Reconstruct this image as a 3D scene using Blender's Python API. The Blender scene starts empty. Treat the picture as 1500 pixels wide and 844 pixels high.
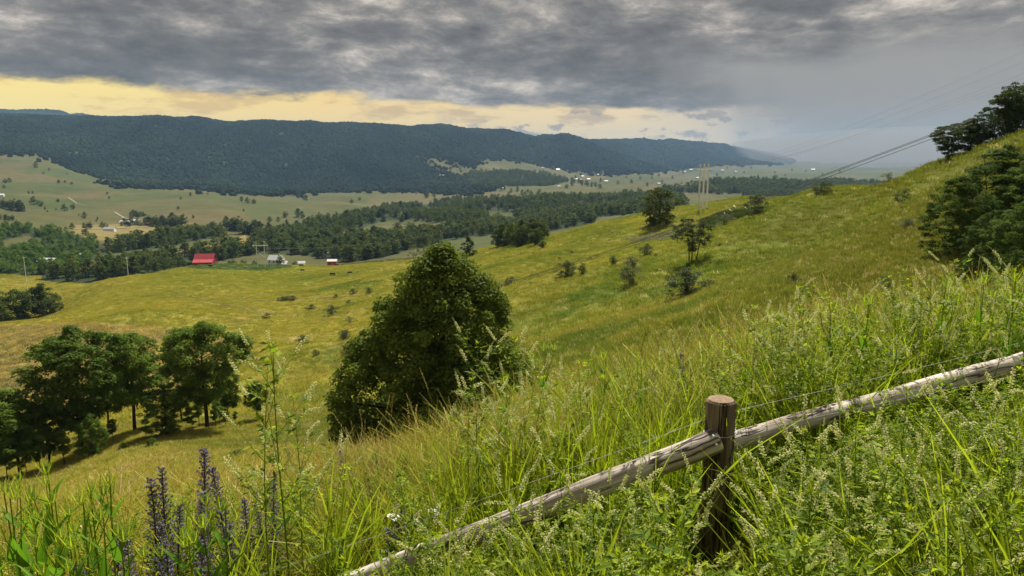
import bpy, math, random
import numpy as np
from mathutils import Vector, Matrix, Euler

random.seed(7)
RNG = np.random.default_rng(11)
S = bpy.context.scene
COL = S.collection

# ------------------------------------------------------------------ camera
F = 1091.0                                   # focal length in pixels of the 1500 px wide photograph
PITCH = math.atan((422.0 - 228.0) / F)
CP, SP = math.cos(PITCH), math.sin(PITCH)
cam_d = bpy.data.cameras.new('camera')
cam = bpy.data.objects.new('camera', cam_d)
COL.objects.link(cam)
cam.location = (0, 0, 0)
cam.rotation_euler = (math.pi / 2 - PITCH, 0, 0)
cam_d.sensor_width = 36.0
cam_d.lens = 36.0 * F / 1500.0
cam_d.clip_start = 0.05
cam_d.clip_end = 60000
S.camera = cam

# ------------------------------------------------------------------ light
SUN_AZ, SUN_EL = math.radians(14), math.radians(50)     # azimuth measured from +Y towards +X
sun_d = bpy.data.lights.new('sun', 'SUN')
sun_d.energy = 5.0
sun_d.angle = math.radians(2.0)
sun_d.color = (1.0, 0.93, 0.80)
sun = bpy.data.objects.new('sun', sun_d)
COL.objects.link(sun)
sdir = Vector((math.sin(SUN_AZ) * math.cos(SUN_EL), math.cos(SUN_AZ) * math.cos(SUN_EL), math.sin(SUN_EL)))
sun.rotation_euler = (-sdir).to_track_quat('-Z', 'Y').to_euler()
sun.location = (0, 0, 60)

S.view_settings.view_transform = 'Standard'
S.view_settings.look = 'None'
S.view_settings.exposure = 0.75
S.view_settings.gamma = 1.0
S.view_settings.use_curve_mapping = False
S.render.engine = 'CYCLES'
S.cycles.use_denoising = True
S.cycles.max_bounces = 4
S.cycles.diffuse_bounces = 2
S.cycles.glossy_bounces = 1
S.cycles.transmission_bounces = 2
S.cycles.volume_bounces = 0
S.cycles.transparent_max_bounces = 4
S.cycles.caustics_reflective = False
S.cycles.caustics_refractive = False


class NT:
    """small helper to write node graphs"""
    def __init__(self, tree):
        self.t = tree
        tree.nodes.clear()

    def n(self, kind, **kw):
        nd = self.t.nodes.new(kind)
        for k, v in kw.items():
            setattr(nd, k, v)
        return nd

    def put(self, sock, v):
        if v is None:
            return
        if isinstance(v, bpy.types.NodeSocket):
            self.t.links.new(v, sock)
        else:
            if hasattr(sock, 'default_value') and hasattr(sock.default_value, '__len__') and not hasattr(v, '__len__'):
                v = (v,) * len(sock.default_value)
            if hasattr(v, '__len__') and len(v) == 3 and len(sock.default_value) == 4:
                v = (*v, 1.0)
            sock.default_value = v

    def m(self, op, a, b=None, c=None, clamp=False):
        nd = self.n('ShaderNodeMath', operation=op, use_clamp=clamp)
        for i, v in enumerate((a, b, c)):
            self.put(nd.inputs[i], v)
        return nd.outputs[0]

    def ss(self, x, lo, hi):
        nd = self.n('ShaderNodeMapRange', interpolation_type='SMOOTHSTEP')
        for k, v in (('Value', x), ('From Min', lo), ('From Max', hi)):
            self.put(nd.inputs[k], v)
        return nd.outputs[0]

    def lin(self, x, lo, hi, a=0.0, b=1.0):
        nd = self.n('ShaderNodeMapRange')
        for k, v in (('Value', x), ('From Min', lo), ('From Max', hi), ('To Min', a), ('To Max', b)):
            self.put(nd.inputs[k], v)
        return nd.outputs[0]

    def mix(self, f, a, b, blend='MIX'):
        nd = self.n('ShaderNodeMix', data_type='RGBA', blend_type=blend)
        self.put(nd.inputs[0], f)
        self.put(nd.inputs[6], a)
        self.put(nd.inputs[7], b)
        return nd.outputs[2]

    def noise(self, vec, scale, detail=4, rough=0.55, dist=0.0):
        nd = self.n('ShaderNodeTexNoise')
        self.put(nd.inputs['Vector'], vec)
        nd.inputs['Scale'].default_value = scale
        nd.inputs['Detail'].default_value = detail
        nd.inputs['Roughness'].default_value = rough
        nd.inputs['Distortion'].default_value = dist
        return nd.outputs[0]

    def xyz(self, x, y, z):
        nd = self.n('ShaderNodeCombineXYZ')
        for i, v in enumerate((x, y, z)):
            self.put(nd.inputs[i], v)
        return nd.outputs[0]

    def sep(self, v):
        nd = self.n('ShaderNodeSeparateXYZ')
        self.put(nd.inputs[0], v)
        return nd.outputs

    def ramp(self, x, stops):
        nd = self.n('ShaderNodeValToRGB')
        el = nd.color_ramp.elements
        while len(el) < len(stops):
            el.new(0.5)
        for e, (p, c) in zip(el, stops):
            e.position = p
            e.color = (*c, 1) if len(c) == 3 else c
        self.put(nd.inputs[0], x)
        return nd.outputs[0]


def srgb(r, g, b):
    f = lambda c: (c / 255 / 12.92) if c / 255 <= 0.04045 else ((c / 255 + 0.055) / 1.055) ** 2.4
    return (f(r), f(g), f(b))


def build_world():
    w = bpy.data.worlds.new('World')
    S.world = w
    w.use_nodes = True
    N = NT(w.node_tree)
    tc = N.n('ShaderNodeTexCoord')
    x, y, z = N.sep(tc.outputs['Generated'])
    el = N.m('MULTIPLY', N.m('ARCSINE', z), 57.29578)                 # degrees
    az = N.m('MULTIPLY', N.m('ARCTAN2', x, y), 57.29578)              # degrees, 0 = +Y, + = right
    den = N.m('ADD', N.m('MAXIMUM', z, 0.0), 0.055)
    qx, qy = N.m('DIVIDE', x, den), N.m('DIVIDE', y, den)
    q = N.xyz(qx, qy, 3.7)
    # the air behind the clouds
    sky = N.n('ShaderNodeTexSky', sky_type='NISHITA', sun_disc=False,
              sun_elevation=SUN_EL, sun_rotation=SUN_AZ, altitude=700, air_density=1.2, dust_density=3.0)
    bg_sky = N.n('ShaderNodeBackground')
    N.put(bg_sky.inputs['Color'], sky.outputs[0])
    bg_sky.inputs['Strength'].default_value = 0.07
    # glowing band under the cloud deck
    n_band = N.noise(N.xyz(N.m('MULTIPLY', az, 0.05), N.m('MULTIPLY', el, 0.5), 1.0), 1.0, 3)
    warm = N.ramp(N.m('ADD', N.lin(az, -36, 18), N.m('MULTIPLY', N.m('SUBTRACT', n_band, 0.5), 0.25)),
                  [(0.0, srgb(240, 215, 122)), (0.45, srgb(236, 202, 124)), (0.85, srgb(226, 200, 150)), (1.0, srgb(200, 184, 160))])
    # soft cumulus inside the band
    cn = N.noise(N.xyz(N.m('MULTIPLY', az, 0.11), N.m('MULTIPLY', el, 0.42), 9.0), 1.0, 7, 0.62)
    puff = N.ss(N.m('ADD', cn, N.m('MULTIPLY', N.m('ABSOLUTE', N.m('SUBTRACT', el, 3.2)), -0.055)), 0.46, 0.56)
    warm = N.mix(N.m('MULTIPLY', puff, 0.85), warm, N.mix(N.lin(az, -20, 15), srgb(206, 170, 100), srgb(165, 148, 128)))
    dn = N.noise(N.xyz(N.m('MULTIPLY', az, 0.34), N.m('MULTIPLY', el, 0.75), 4.6), 1.0, 6, 0.6)
    dark_puff = N.m('MULTIPLY', N.ss(dn, 0.56, 0.63), N.m('MULTIPLY', N.ss(az, -8, 0), N.ss(el, 4.2, 2.8)))
    warm = N.mix(N.m('MULTIPLY', dark_puff, 0.8), warm, srgb(135, 126, 122))
    # cloud deck
    wob = N.m('MULTIPLY', N.m('SUBTRACT', N.noise(N.xyz(N.m('MULTIPLY', az, 0.05), N.m('MULTIPLY', el, 0.15), 7.7), 1.0, 3), 0.5), 3.0)
    elw = N.m('ADD', el, wob)
    lump = N.noise(N.xyz(N.m('MULTIPLY', az, 0.105), N.m('MULTIPLY', elw, 0.30), 5.3), 1.0, 10, 0.60, 0.10)
    lump2 = N.noise(N.xyz(N.m('MULTIPLY', az, 0.30), N.m('MULTIPLY', elw, 0.85), 1.9), 1.0, 9, 0.66, 0.12)
    n2 = N.noise(N.xyz(N.m('MULTIPLY', qx, 0.8), qy, 8.1), 0.7, 6, 0.55, 0.2)
    nn = N.m('ADD', N.m('ADD', N.m('MULTIPLY', lump, 0.58), N.m('MULTIPLY', n2, 0.10)), N.m('MULTIPLY', lump2, 0.32))
    nn = N.m('ADD', N.m('MULTIPLY', N.m('SUBTRACT', nn, 0.5), 1.48), 0.48)
    # the deck is thinner towards the right and higher up
    thin = N.m('MULTIPLY', N.ss(az, 4, 26), N.ss(el, 6.0, 9.5))
    nn = N.m('ADD', nn, N.m('MULTIPLY', thin, 0.11))
    deck = N.ramp(nn, [(0.34, srgb(84, 82, 81)), (0.45, srgb(104, 101, 99)), (0.52, srgb(124, 120, 115)),
                       (0.58, srgb(152, 145, 137)), (0.67, srgb(200, 190, 176))])
    edge_n = N.noise(N.xyz(N.m('MULTIPLY', az, 0.12), N.m('MULTIPLY', el, 0.40), 2.2), 1.0, 9, 0.64)
    edge = N.m('ADD', N.lin(az, -36, 5, 4.9, 3.5), N.m('MULTIPLY', N.m('SUBTRACT', edge_n, 0.5), 3.0))
    deck_mask = N.ss(N.m('SUBTRACT', el, edge), -0.28, 0.38)
    low = N.mix(deck_mask, warm, deck)
    # rain falling from the deck on the right
    rain_edge = N.noise(N.xyz(N.m('MULTIPLY', az, 0.25), N.m('MULTIPLY', el, 0.04), 6.0), 1.0, 4, 0.5)
    rain_az = N.m('ADD', az, N.m('ADD', N.m('MULTIPLY', el, 1.1), N.m('MULTIPLY', N.m('SUBTRACT', rain_edge, 0.5), 7.0)))
    rain_top = N.m('ADD', N.lin(az, 14, 38, 8.6, 9.2), N.m('MULTIPLY', N.m('SUBTRACT', edge_n, 0.5), 5.0))
    rain = N.m('MULTIPLY', N.ss(rain_az, 14.0, 25.0), N.ss(N.m('SUBTRACT', rain_top, el), -0.2, 3.2))
    rain_col = N.mix(N.ss(el, 0.0, 8.5), srgb(134, 131, 127), srgb(145, 141, 135))
    col = N.mix(N.m('MULTIPLY', rain, 0.96), low, rain_col)
    bg_cloud = N.n('ShaderNodeBackground')
    N.put(bg_cloud.inputs['Color'], col)
    bg_cloud.inputs['Strength'].default_value = 0.76
    # breaks in the deck, more of them high overhead
    gap = N.m('MULTIPLY', N.ss(N.noise(q, 0.9, 6, 0.55), 0.56, 0.66), N.ss(el, 11.0, 30.0))
    mx = N.n('ShaderNodeMixShader')
    N.put(mx.inputs[0], gap)
    w.node_tree.links.new(bg_cloud.outputs[0], mx.inputs[1])
    w.node_tree.links.new(bg_sky.outputs[0], mx.inputs[2])
    out = N.n('ShaderNodeOutputWorld')
    w.node_tree.links.new(mx.outputs[0], out.inputs['Surface'])


build_world()

# ------------------------------------------------------------------ numeric helpers

def t_of(py):
    return np.tan(PITCH + np.arctan((np.asarray(py, float) - 422.0) / F))


def project(x, y, z):
    D = y * CP - z * SP
    U = y * SP + z * CP
    return 750 + F * x / D, 422 - F * U / D


def pchip(x, y, xi):
    x = np.asarray(x, float); y = np.asarray(y, float)
    h = np.diff(x); d = np.diff(y) / h
    m = np.zeros_like(y)
    if len(x) > 2:
        w1 = 2 * h[1:] + h[:-1]; w2 = h[1:] + 2 * h[:-1]
        ok = d[:-1] * d[1:] > 0
        mm = np.zeros(len(x) - 2)
        mm[ok] = (w1 + w2)[ok] / (w1[ok] / d[:-1][ok] + w2[ok] / d[1:][ok])
        m[1:-1] = mm
    m[0] = d[0]; m[-1] = d[-1]
    xi = np.clip(xi, x[0], x[-1])
    k = np.clip(np.searchsorted(x, xi, side='right') - 1, 0, len(x) - 2)
    t = (xi - x[k]) / h[k]
    h00 = (1 + 2 * t) * (1 - t) ** 2; h10 = t * (1 - t) ** 2
    h01 = t * t * (3 - 2 * t); h11 = t * t * (t - 1)
    return h00 * y[k] + h10 * h[k] * m[k] + h01 * y[k + 1] + h11 * h[k] * m[k + 1]


def gnoise(x, y, seed=0):
    """gradient noise, about -1..1"""
    x = np.asarray(x, float); y = np.asarray(y, float)
    xi = np.floor(x).astype(np.int64); yi = np.floor(y).astype(np.int64)
    xf = x - xi; yf = y - yi

    def g(ix, iy, fx, fy):
        h = (ix * 374761393 + iy * 668265263 + seed * 974634777) & 0xFFFFFFFF
        h = ((h ^ (h >> 13)) * 1274126177) & 0xFFFFFFFF
        a = ((h ^ (h >> 16)) & 0xFFFF) / 65536.0 * 2 * np.pi
        return np.cos(a) * fx + np.sin(a) * fy
    u = xf ** 3 * (xf * (xf * 6 - 15) + 10); v = yf ** 3 * (yf * (yf * 6 - 15) + 10)
    a = g(xi, yi, xf, yf); b = g(xi + 1, yi, xf - 1, yf)
    c = g(xi, yi + 1, xf, yf - 1); d = g(xi + 1, yi + 1, xf - 1, yf - 1)
    return 1.5 * ((a * (1 - u) + b * u) * (1 - v) + (c * (1 - u) + d * u) * v)


def fbm(x, y, octv=4, seed=0, rough=0.5):
    s = 0; a = 1.0; n = 0
    for i in range(octv):
        s = s + a * gnoise(x * 2 ** i, y * 2 ** i, seed + i * 17); n += a; a *= rough
    return s / n


def sstep(x, a, b):
    t = np.clip((np.asarray(x, float) - a) / (b - a), 0, 1)
    return t * t * (3 - 2 * t)


# ------------------------------------------------------------------ terrain profile
# for each bearing of the view: (distance in metres, how far below eye level the land lies there, as a view angle)
COLS = {
    -500: [(8, 840), (20, 790), (60, 745), (90, 730), (150, 610), (260, 500), (380, 470), (500, 430), (700, 395), (950, 345), (1500, 292), (2600, 222), (4200, 164), (6000, 182), (9500, 166), (14000, 190)],
    0: [(8, 805), (20, 750), (50, 722), (75, 704), (110, 640), (160, 560), (270, 472), (310, 474), (400, 450), (480, 420), (600, 395), (720, 372), (900, 328), (1000, 322), (1500, 290), (2000, 262), (2600, 228), (4200, 171), (6000, 185), (9500, 165), (14000, 190)],
    200: [(8, 800), (20, 724), (50, 672), (85, 642), (120, 580), (180, 505), (280, 440), (400, 404), (480, 414), (580, 398), (700, 380), (900, 348), (1100, 333), (1500, 303), (2100, 276), (2700, 264), (4300, 173), (6000, 190), (9500, 178), (14000, 195)],
    300: [(8, 795), (20, 722), (50, 674), (85, 630), (120, 585), (180, 515), (280, 447), (400, 402), (470, 392), (540, 388), (600, 397), (700, 379), (900, 350), (1150, 332), (1500, 305), (2200, 282), (2800, 272), (4400, 176), (6000, 195), (14000, 200)],
    400: [(8, 780), (14, 738), (30, 702), (60, 652), (95, 600), (150, 535), (240, 468), (380, 412), (520, 391), (600, 398), (700, 379), (900, 352), (1200, 331), (1600, 307), (2300, 287), (2900, 278), (4500, 181), (6500, 200), (14000, 205)],
    600: [(8, 750), (12, 722), (30, 688), (60, 652), (95, 575), (150, 490), (240, 425), (380, 392), (470, 380), (560, 386), (800, 354), (1100, 331), (1500, 313), (2000, 298), (2700, 280), (3100, 271), (4800, 188), (6500, 205), (14000, 210)],
    800: [(8, 682), (12, 652), (30, 604), (60, 555), (100, 480), (150, 418), (220, 380), (290, 364), (370, 345), (450, 354), (700, 352), (900, 334), (1200, 316), (1500, 302), (2000, 286), (2800, 272), (3600, 262), (4200, 248), (5500, 200), (7000, 212), (14000, 215)],
    1000: [(8, 624), (12, 600), (30, 560), (60, 500), (100, 425), (130, 385), (200, 343), (270, 322), (390, 301), (480, 309), (900, 306), (1400, 297), (1900, 288), (2400, 273), (2800, 280), (4500, 263), (6000, 252), (7000, 240), (8500, 211), (10000, 216), (14000, 218)],
    1100: [(8, 598), (12, 575), (30, 530), (60, 465), (110, 375), (160, 323), (220, 302), (280, 299), (400, 290), (480, 298), (900, 303), (1500, 296), (1950, 288), (2350, 268), (2800, 276), (4500, 261), (7000, 248), (9000, 240), (10500, 226), (14000, 234)],
    1200: [(8, 572), (12, 550), (30, 500), (60, 430), (110, 345), (170, 272), (200, 278), (320, 302), (500, 312), (1000, 305), (1900, 287), (2500, 269), (3000, 275), (5000, 259), (8000, 247), (10000, 242), (12000, 239), (14000, 237)],
    1350: [(8, 535), (12, 520), (30, 480), (60, 400), (100, 290), (140, 238), (165, 244), (300, 280), (600, 300), (1200, 300), (2500, 276), (5000, 259), (8000, 247), (12000, 239), (14000, 237)],
    1500: [(8, 510), (12, 500), (30, 460), (50, 415), (80, 290), (110, 207), (130, 213), (200, 240), (400, 280), (1000, 300), (2500, 276), (5000, 259), (8000, 247), (12000, 239), (14000, 237)],
    2000: [(8, 470), (12, 460), (30, 420), (50, 350), (80, 230), (110, 130), (150, 110), (250, 150), (500, 230), (1000, 280), (2500, 276), (8000, 247), (14000, 237)],
}
LV = np.linspace(math.log(6.0), math.log(14500.0), 700)
UC = np.array([(p - 750) / F for p in COLS])
TC = np.array([pchip([math.log(a) for a, b in v], t_of([b for a, b in v]), LV) for v in COLS.values()])
UG = np.linspace(-1.6, 1.6, 900)
TG = np.empty((len(UG), len(LV)))
for j in range(len(LV)):
    TG[:, j] = pchip(UC, TC[:, j], UG)
# the skyline of the long ridge
CR = [(-500, 166), (0, 171), (60, 170), (150, 172), (240, 177), (300, 172), (345, 180), (400, 179), (450, 183), (540, 184), (600, 189),
      (645, 186), (705, 193), (740, 193), (790, 203), (830, 201), (850, 206), (900, 208), (950, 211), (978, 207), (1020, 211), (1060, 216), (1090, 222), (1120, 229), (1150, 236)]
CD = np.interp(UG * F + 750, [-500, 0, 400, 800, 1000, 1100], [4200, 4200, 4500, 5500, 8500, 10500])
ct = np.interp(UG * F + 750, [c[0] for c in CR], t_of([c[1] for c in CR]))
kc = np.searchsorted(LV, np.log(CD))
cur = TG[np.arange(len(UG)), np.clip(kc, 0, len(LV) - 1)]
cdel = np.where(UG * F + 750 < 1150, ct - cur, 0)
TG += cdel[:, None] * np.exp(-((LV[None, :] - np.log(CD)[:, None]) / 0.09) ** 2)


def height(x, y):
    x = np.asarray(x, float); y = np.asarray(y, float)
    yy = np.maximum(y, 6.0)
    u = np.clip(x / yy, UG[0], UG[-1])
    v = np.clip(np.log(yy), LV[0], LV[-1])
    fu = (u - UG[0]) / (UG[1] - UG[0]); fv = (v - LV[0]) / (LV[1] - LV[0])
    iu = np.clip(fu.astype(int), 0, len(UG) - 2); iv = np.clip(fv.astype(int), 0, len(LV) - 2)
    fu = fu - iu; fv = fv - iv
    t = (TG[iu, iv] * (1 - fu) + TG[iu + 1, iv] * fu) * (1 - fv) + (TG[iu, iv + 1] * (1 - fu) + TG[iu + 1, iv + 1] * fu) * fv
    zf = -yy * t
    # relief
    zf = zf + sstep(y, 14, 60) * (1 - sstep(y, 500, 800)) * (0.9 * fbm(x / 24, y / 24, 3, 3) + 3.4 * fbm(x / 75, y / 75, 2, 9))
    # a draw running up behind the maple and a spur beside the dry field
    for (ax, ay, bx, by, dep, wd) in ((-75, 105, 45, 250, -4.2, 13), (-135, 190, -45, 330, 3.0, 18), (30, 95, 105, 190, -2.6, 10)):
        L2 = (bx - ax) ** 2 + (by - ay) ** 2
        tt = ((x - ax) * (bx - ax) + (y - ay) * (by - ay)) / L2
        dd = np.abs((x - ax) * (by - ay) - (y - ay) * (bx - ax)) / math.sqrt(L2)
        zf = zf + dep * np.exp(-(dd / wd) ** 2) * sstep(tt, -0.15, 0.25) * (1 - sstep(tt, 0.75, 1.15))
    zf = zf + sstep(y, 750, 1200) * (1 - sstep(y, 2500, 3200)) * 19.0 * fbm(x / 230, y / 240, 3, 21)
    zf = zf + sstep(y, 2700, 3500) * (75.0 * fbm(x / 420 + y / 1300, y / 1300, 4, 33)) * (1 - 0.75 * np.exp(-((np.log(np.maximum(y, 1)) - np.log(np.interp(u * F + 750, [0, 400, 800, 1000, 1100], [4200, 4500, 5500, 8500, 10500]))) / 0.06) ** 2))
    zf = zf + sstep(y, 8200, 9500) * sstep(u, 0.26, 0.34) * 70.0 * np.maximum(fbm(x / 800, y / 900, 3, 61), -0.1)
    zn = -1.68 + 0.18 * np.clip(x, -9, 9) - 0.10 * np.maximum(y, -6) + 0.05 * fbm(x / 1.6, y / 1.6, 3, 5)
    w = sstep(y, 3.6, 9.0)
    return zn * (1 - w) + zf * w


def gh(x, y):
    return float(height(np.array([x]), np.array([y]))[0])


def at(px, py, ymin=9.0):
    """the first place where the line of sight through a pixel meets the land"""
    a = (px - 750) / F; b = (422 - py) / F
    dx, dy, dz = a, CP + b * SP, -SP + b * CP
    ys = np.exp(np.linspace(math.log(ymin), math.log(14000), 6000))
    xs = ys * dx / dy; zs = ys * dz / dy
    g = height(xs, ys) - zs
    k = np.argmax(g > 0) if (g > 0).any() else int(np.argmax(g / ys))
    return Vector((float(xs[k]), float(ys[k]), gh(xs[k], ys[k])))


def on(px, Y):
    """the ground at a bearing and distance (x solved so that the base lies on that pixel column)"""
    x = (px - 750) / F * Y
    for _ in range(4):
        z = gh(x, Y)
        x = (px - 750) / F * (Y * CP - z * SP)
    return Vector((x, Y, gh(x, Y)))


def height_to(p, py_top):
    """how tall a thing at p is when its top is seen at that pixel row"""
    return -p.y * float(t_of(py_top)) - p.z


def inside(px, py, poly):
    r = np.zeros(np.shape(px), bool)
    n = len(poly)
    for i in range(n):
        x1, y1 = poly[i]; x2, y2 = poly[(i + 1) % n]
        if y1 == y2:
            continue
        c = ((y1 > py) != (y2 > py)) & (px < (x2 - x1) * (py - y1) / (y2 - y1) + x1)
        r ^= c
    return r


# ------------------------------------------------------------------ mesh helpers

class MB:
    """collects pieces of one mesh: vertices, polygons, colours and material slots"""
    def __init__(self):
        self.V, self.Fc, self.C, self.M, self.n = [], [], [], [], 0

    def add(self, V, Fs, col=(1, 1, 1), mat=0):
        V = np.asarray(V, float).reshape(-1, 3)
        Fs = np.asarray(Fs, int)
        c = np.asarray(col, float)
        if c.ndim == 1:
            c = np.tile(c, (len(V), 1))
        self.V.append(V); self.Fc.append(Fs + self.n); self.C.append(c); self.M.append(np.full(len(Fs), mat)); self.n += len(V)

    def join(self, o, mat_shift=0):
        for V, Fs, C, M in zip(o.V, o.Fc, o.C, o.M):
            pass
        base = self.n
        for V, C in zip(o.V, o.C):
            self.V.append(V); self.C.append(C)
        for Fs, M in zip(o.Fc, o.M):
            self.Fc.append(Fs + base); self.M.append(M + mat_shift)
        self.n += o.n

    def mesh(self, name, mats, smooth=False):
        me = bpy.data.meshes.new(name)
        V = np.concatenate(self.V); C = np.concatenate(self.C)
        me.vertices.add(len(V)); me.vertices.foreach_set('co', V.ravel())
        lt = np.concatenate([np.full(len(f), f.shape[1]) for f in self.Fc])
        lv = np.concatenate([f.ravel() for f in self.Fc])
        me.loops.add(len(lv)); me.loops.foreach_set('vertex_index', lv)
        me.polygons.add(len(lt))
        me.polygons.foreach_set('loop_start', np.concatenate([[0], np.cumsum(lt)[:-1]]))
        me.polygons.foreach_set('loop_total', lt)
        for m in mats:
            me.materials.append(m)
        me.polygons.foreach_set('material_index', np.concatenate(self.M))
        me.polygons.foreach_set('use_smooth', np.full(len(lt), smooth))
        at_ = me.attributes.new('Col', 'FLOAT_COLOR', 'POINT')
        at_.data.foreach_set('color', np.c_[C, np.ones(len(C))].ravel())
        me.update(calc_edges=True)
        me.validate()
        return me

    def tube(self, P, R, sides=5, col=(1, 1, 1), mat=0, cap=False):
        P = np.asarray(P, float); R = np.broadcast_to(np.asarray(R, float), (len(P),))
        T = np.gradient(P, axis=0); T /= np.linalg.norm(T, axis=1)[:, None] + 1e-9
        ref = np.array([0, 0, 1.0]) if abs(T[:, 2]).mean() < 0.8 else np.array([1.0, 0, 0])
        A = np.cross(T, ref); A /= np.linalg.norm(A, axis=1)[:, None] + 1e-9
        B = np.cross(T, A)
        an = np.arange(sides) / sides * 2 * np.pi
        V = P[:, None] + R[:, None, None] * (np.cos(an)[None, :, None] * A[:, None] + np.sin(an)[None, :, None] * B[:, None])
        n = len(P)
        i, j = np.meshgrid(np.arange(n - 1), np.arange(sides), indexing='ij')
        Fq = np.stack([i * sides + j, i * sides + (j + 1) % sides, (i + 1) * sides + (j + 1) % sides, (i + 1) * sides + j], -1).reshape(-1, 4)
        c = np.asarray(col, float)
        if c.ndim == 2:
            c = np.repeat(c, sides, axis=0)
        self.add(V.reshape(-1, 3), Fq, c, mat)
        if cap:
            cc = c if c.ndim == 1 else c[-1]
            self.add(V[-1], [list(range(sides))], cc, mat)
            self.add(V[0], [list(range(sides))[::-1]], c if c.ndim == 1 else c[0], mat)

    def leaves(self, C, N, L, W, col, mat=0, rng=RNG, fold=0.15, T=None):
        """one folded rhombus for each leaf"""
        C = np.asarray(C, float); n = len(C)
        N = np.asarray(N, float); N = N / (np.linalg.norm(N, axis=1)[:, None] + 1e-9)
        if T is None:
            T = rng.normal(size=(n, 3))
        T = T - (T * N).sum(1)[:, None] * N
        T /= np.linalg.norm(T, axis=1)[:, None] + 1e-9
        B = np.cross(N, T)
        L = np.broadcast_to(L, (n,))[:, None]; W = np.broadcast_to(W, (n,))[:, None]
        V = np.stack([C - T * L / 2, C + B * W / 2 + N * W * fold, C + T * L / 2, C - B * W / 2 + N * W * fold], 1)
        Fq = np.arange(4 * n).reshape(n, 4)
        c = np.asarray(col, float)
        if c.ndim == 2:
            c = np.repeat(c, 4, axis=0)
        self.add(V.reshape(-1, 3), Fq, c, mat)

    def box(self, lo, hi, col=(1, 1, 1), mat=0):
        x0, y0, z0 = lo; x1, y1, z1 = hi
        V = [(x0, y0, z0), (x1, y0, z0), (x1, y1, z0), (x0, y1, z0), (x0, y0, z1), (x1, y0, z1), (x1, y1, z1), (x0, y1, z1)]
        self.add(V, [(0, 3, 2, 1), (4, 5, 6, 7), (0, 1, 5, 4), (1, 2, 6, 5), (2, 3, 7, 6), (3, 0, 4, 7)], col, mat)


def obj(name, me, parent=None, label=None, cat=None, group=None, kind=None, loc=None):
    o = bpy.data.objects.new(name, me)
    COL.objects.link(o)
    o.parent = parent
    if loc is not None:
        o.location = loc
    tag(o, label, cat, group, kind)
    return o


def tag(o, label=None, cat=None, group=None, kind=None):
    for k, v in (('label', label), ('category', cat), ('group', group), ('kind', kind)):
        if v:
            o[k] = v


def empty(name, loc, rz=0.0, sc=1.0, label=None, cat=None, group=None):
    o = bpy.data.objects.new(name, None)
    COL.objects.link(o)
    o.location = loc
    o.rotation_euler = (0, 0, rz)
    o.scale = (sc,) * 3 if not hasattr(sc, '__len__') else sc
    o.empty_display_size = 0.2
    tag(o, label, cat, group)
    return o


# ------------------------------------------------------------------ materials

def new_mat(name):
    m = bpy.data.materials.new(name)
    m.use_nodes = True
    return m, NT(m.node_tree)


def leaf_mat(name, transl=0.35, rough=0.55, var=0.35, tint=False, spec=0.25, tcol=(1.15, 1.2, 0.6)):
    """foliage: vertex colour (the leaf's own colour), light passing through, small variation between individuals"""
    m, N = new_mat(name)
    a = N.n('ShaderNodeAttribute', attribute_name='Col')
    col = a.outputs['Color']
    if tint:
        ti = N.n('ShaderNodeAttribute', attribute_name='tint', attribute_type='INSTANCER')
        col = N.mix(1.0, col, ti.outputs['Color'], 'MULTIPLY')
    oi = N.n('ShaderNodeObjectInfo')
    f = N.lin(oi.outputs['Random'], 0, 1, 1 - var, 1 + var)
    col = N.mix(1.0, col, N.xyz(f, N.m('ADD', N.m('MULTIPLY', f, 0.8), 0.2), N.m('ADD', N.m('MULTIPLY', f, 0.6), 0.4)), 'MULTIPLY')
    b = N.n('ShaderNodeBsdfPrincipled')
    N.put(b.inputs['Base Color'], col)
    b.inputs['Roughness'].default_value = rough
    b.inputs['Specular IOR Level'].default_value = spec
    t = N.n('ShaderNodeBsdfTranslucent')
    N.put(t.inputs['Color'], N.mix(1.0, col, tcol, 'MULTIPLY'))
    mx = N.n('ShaderNodeMixShader')
    mx.inputs[0].default_value = transl
    m.node_tree.links.new(b.outputs[0], mx.inputs[1])
    m.node_tree.links.new(t.outputs[0], mx.inputs[2])
    o = N.n('ShaderNodeOutputMaterial')
    m.node_tree.links.new(mx.outputs[0], o.inputs['Surface'])
    return m


def plain_mat(name, col, rough=0.7, noise_scale=None, amt=0.25, spec=0.3, bump=0.0, metal=0.0, stretch=None):
    m, N = new_mat(name)
    b = N.n('ShaderNodeBsdfPrincipled')
    b.inputs['Roughness'].default_value = rough
    b.inputs['Specular IOR Level'].default_value = spec
    b.inputs['Metallic'].default_value = metal
    if noise_scale:
        tc = N.n('ShaderNodeTexCoord')
        v = tc.outputs['Object']
        if stretch:
            mp = N.n('ShaderNodeMapping')
            N.put(mp.inputs[0], v)
            mp.inputs['Scale'].default_value = stretch
            v = mp.outputs[0]
        nz = N.noise(v, noise_scale, 5, 0.6)
        f = N.lin(nz, 0.3, 0.7, 1 - amt, 1 + amt)
        N.put(b.inputs['Base Color'], N.mix(1.0, col, N.xyz(f, f, f), 'MULTIPLY'))
        if bump:
            bp = N.n('ShaderNodeBump')
            bp.inputs['Strength'].default_value = bump
            bp.inputs['Distance'].default_value = 0.02
            N.put(bp.inputs['Height'], nz)
            N.put(b.inputs['Normal'], bp.outputs[0])
    else:
        N.put(b.inputs['Base Color'], col)
    o = N.n('ShaderNodeOutputMaterial')
    m.node_tree.links.new(b.outputs[0], o.inputs['Surface'])
    return m


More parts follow.
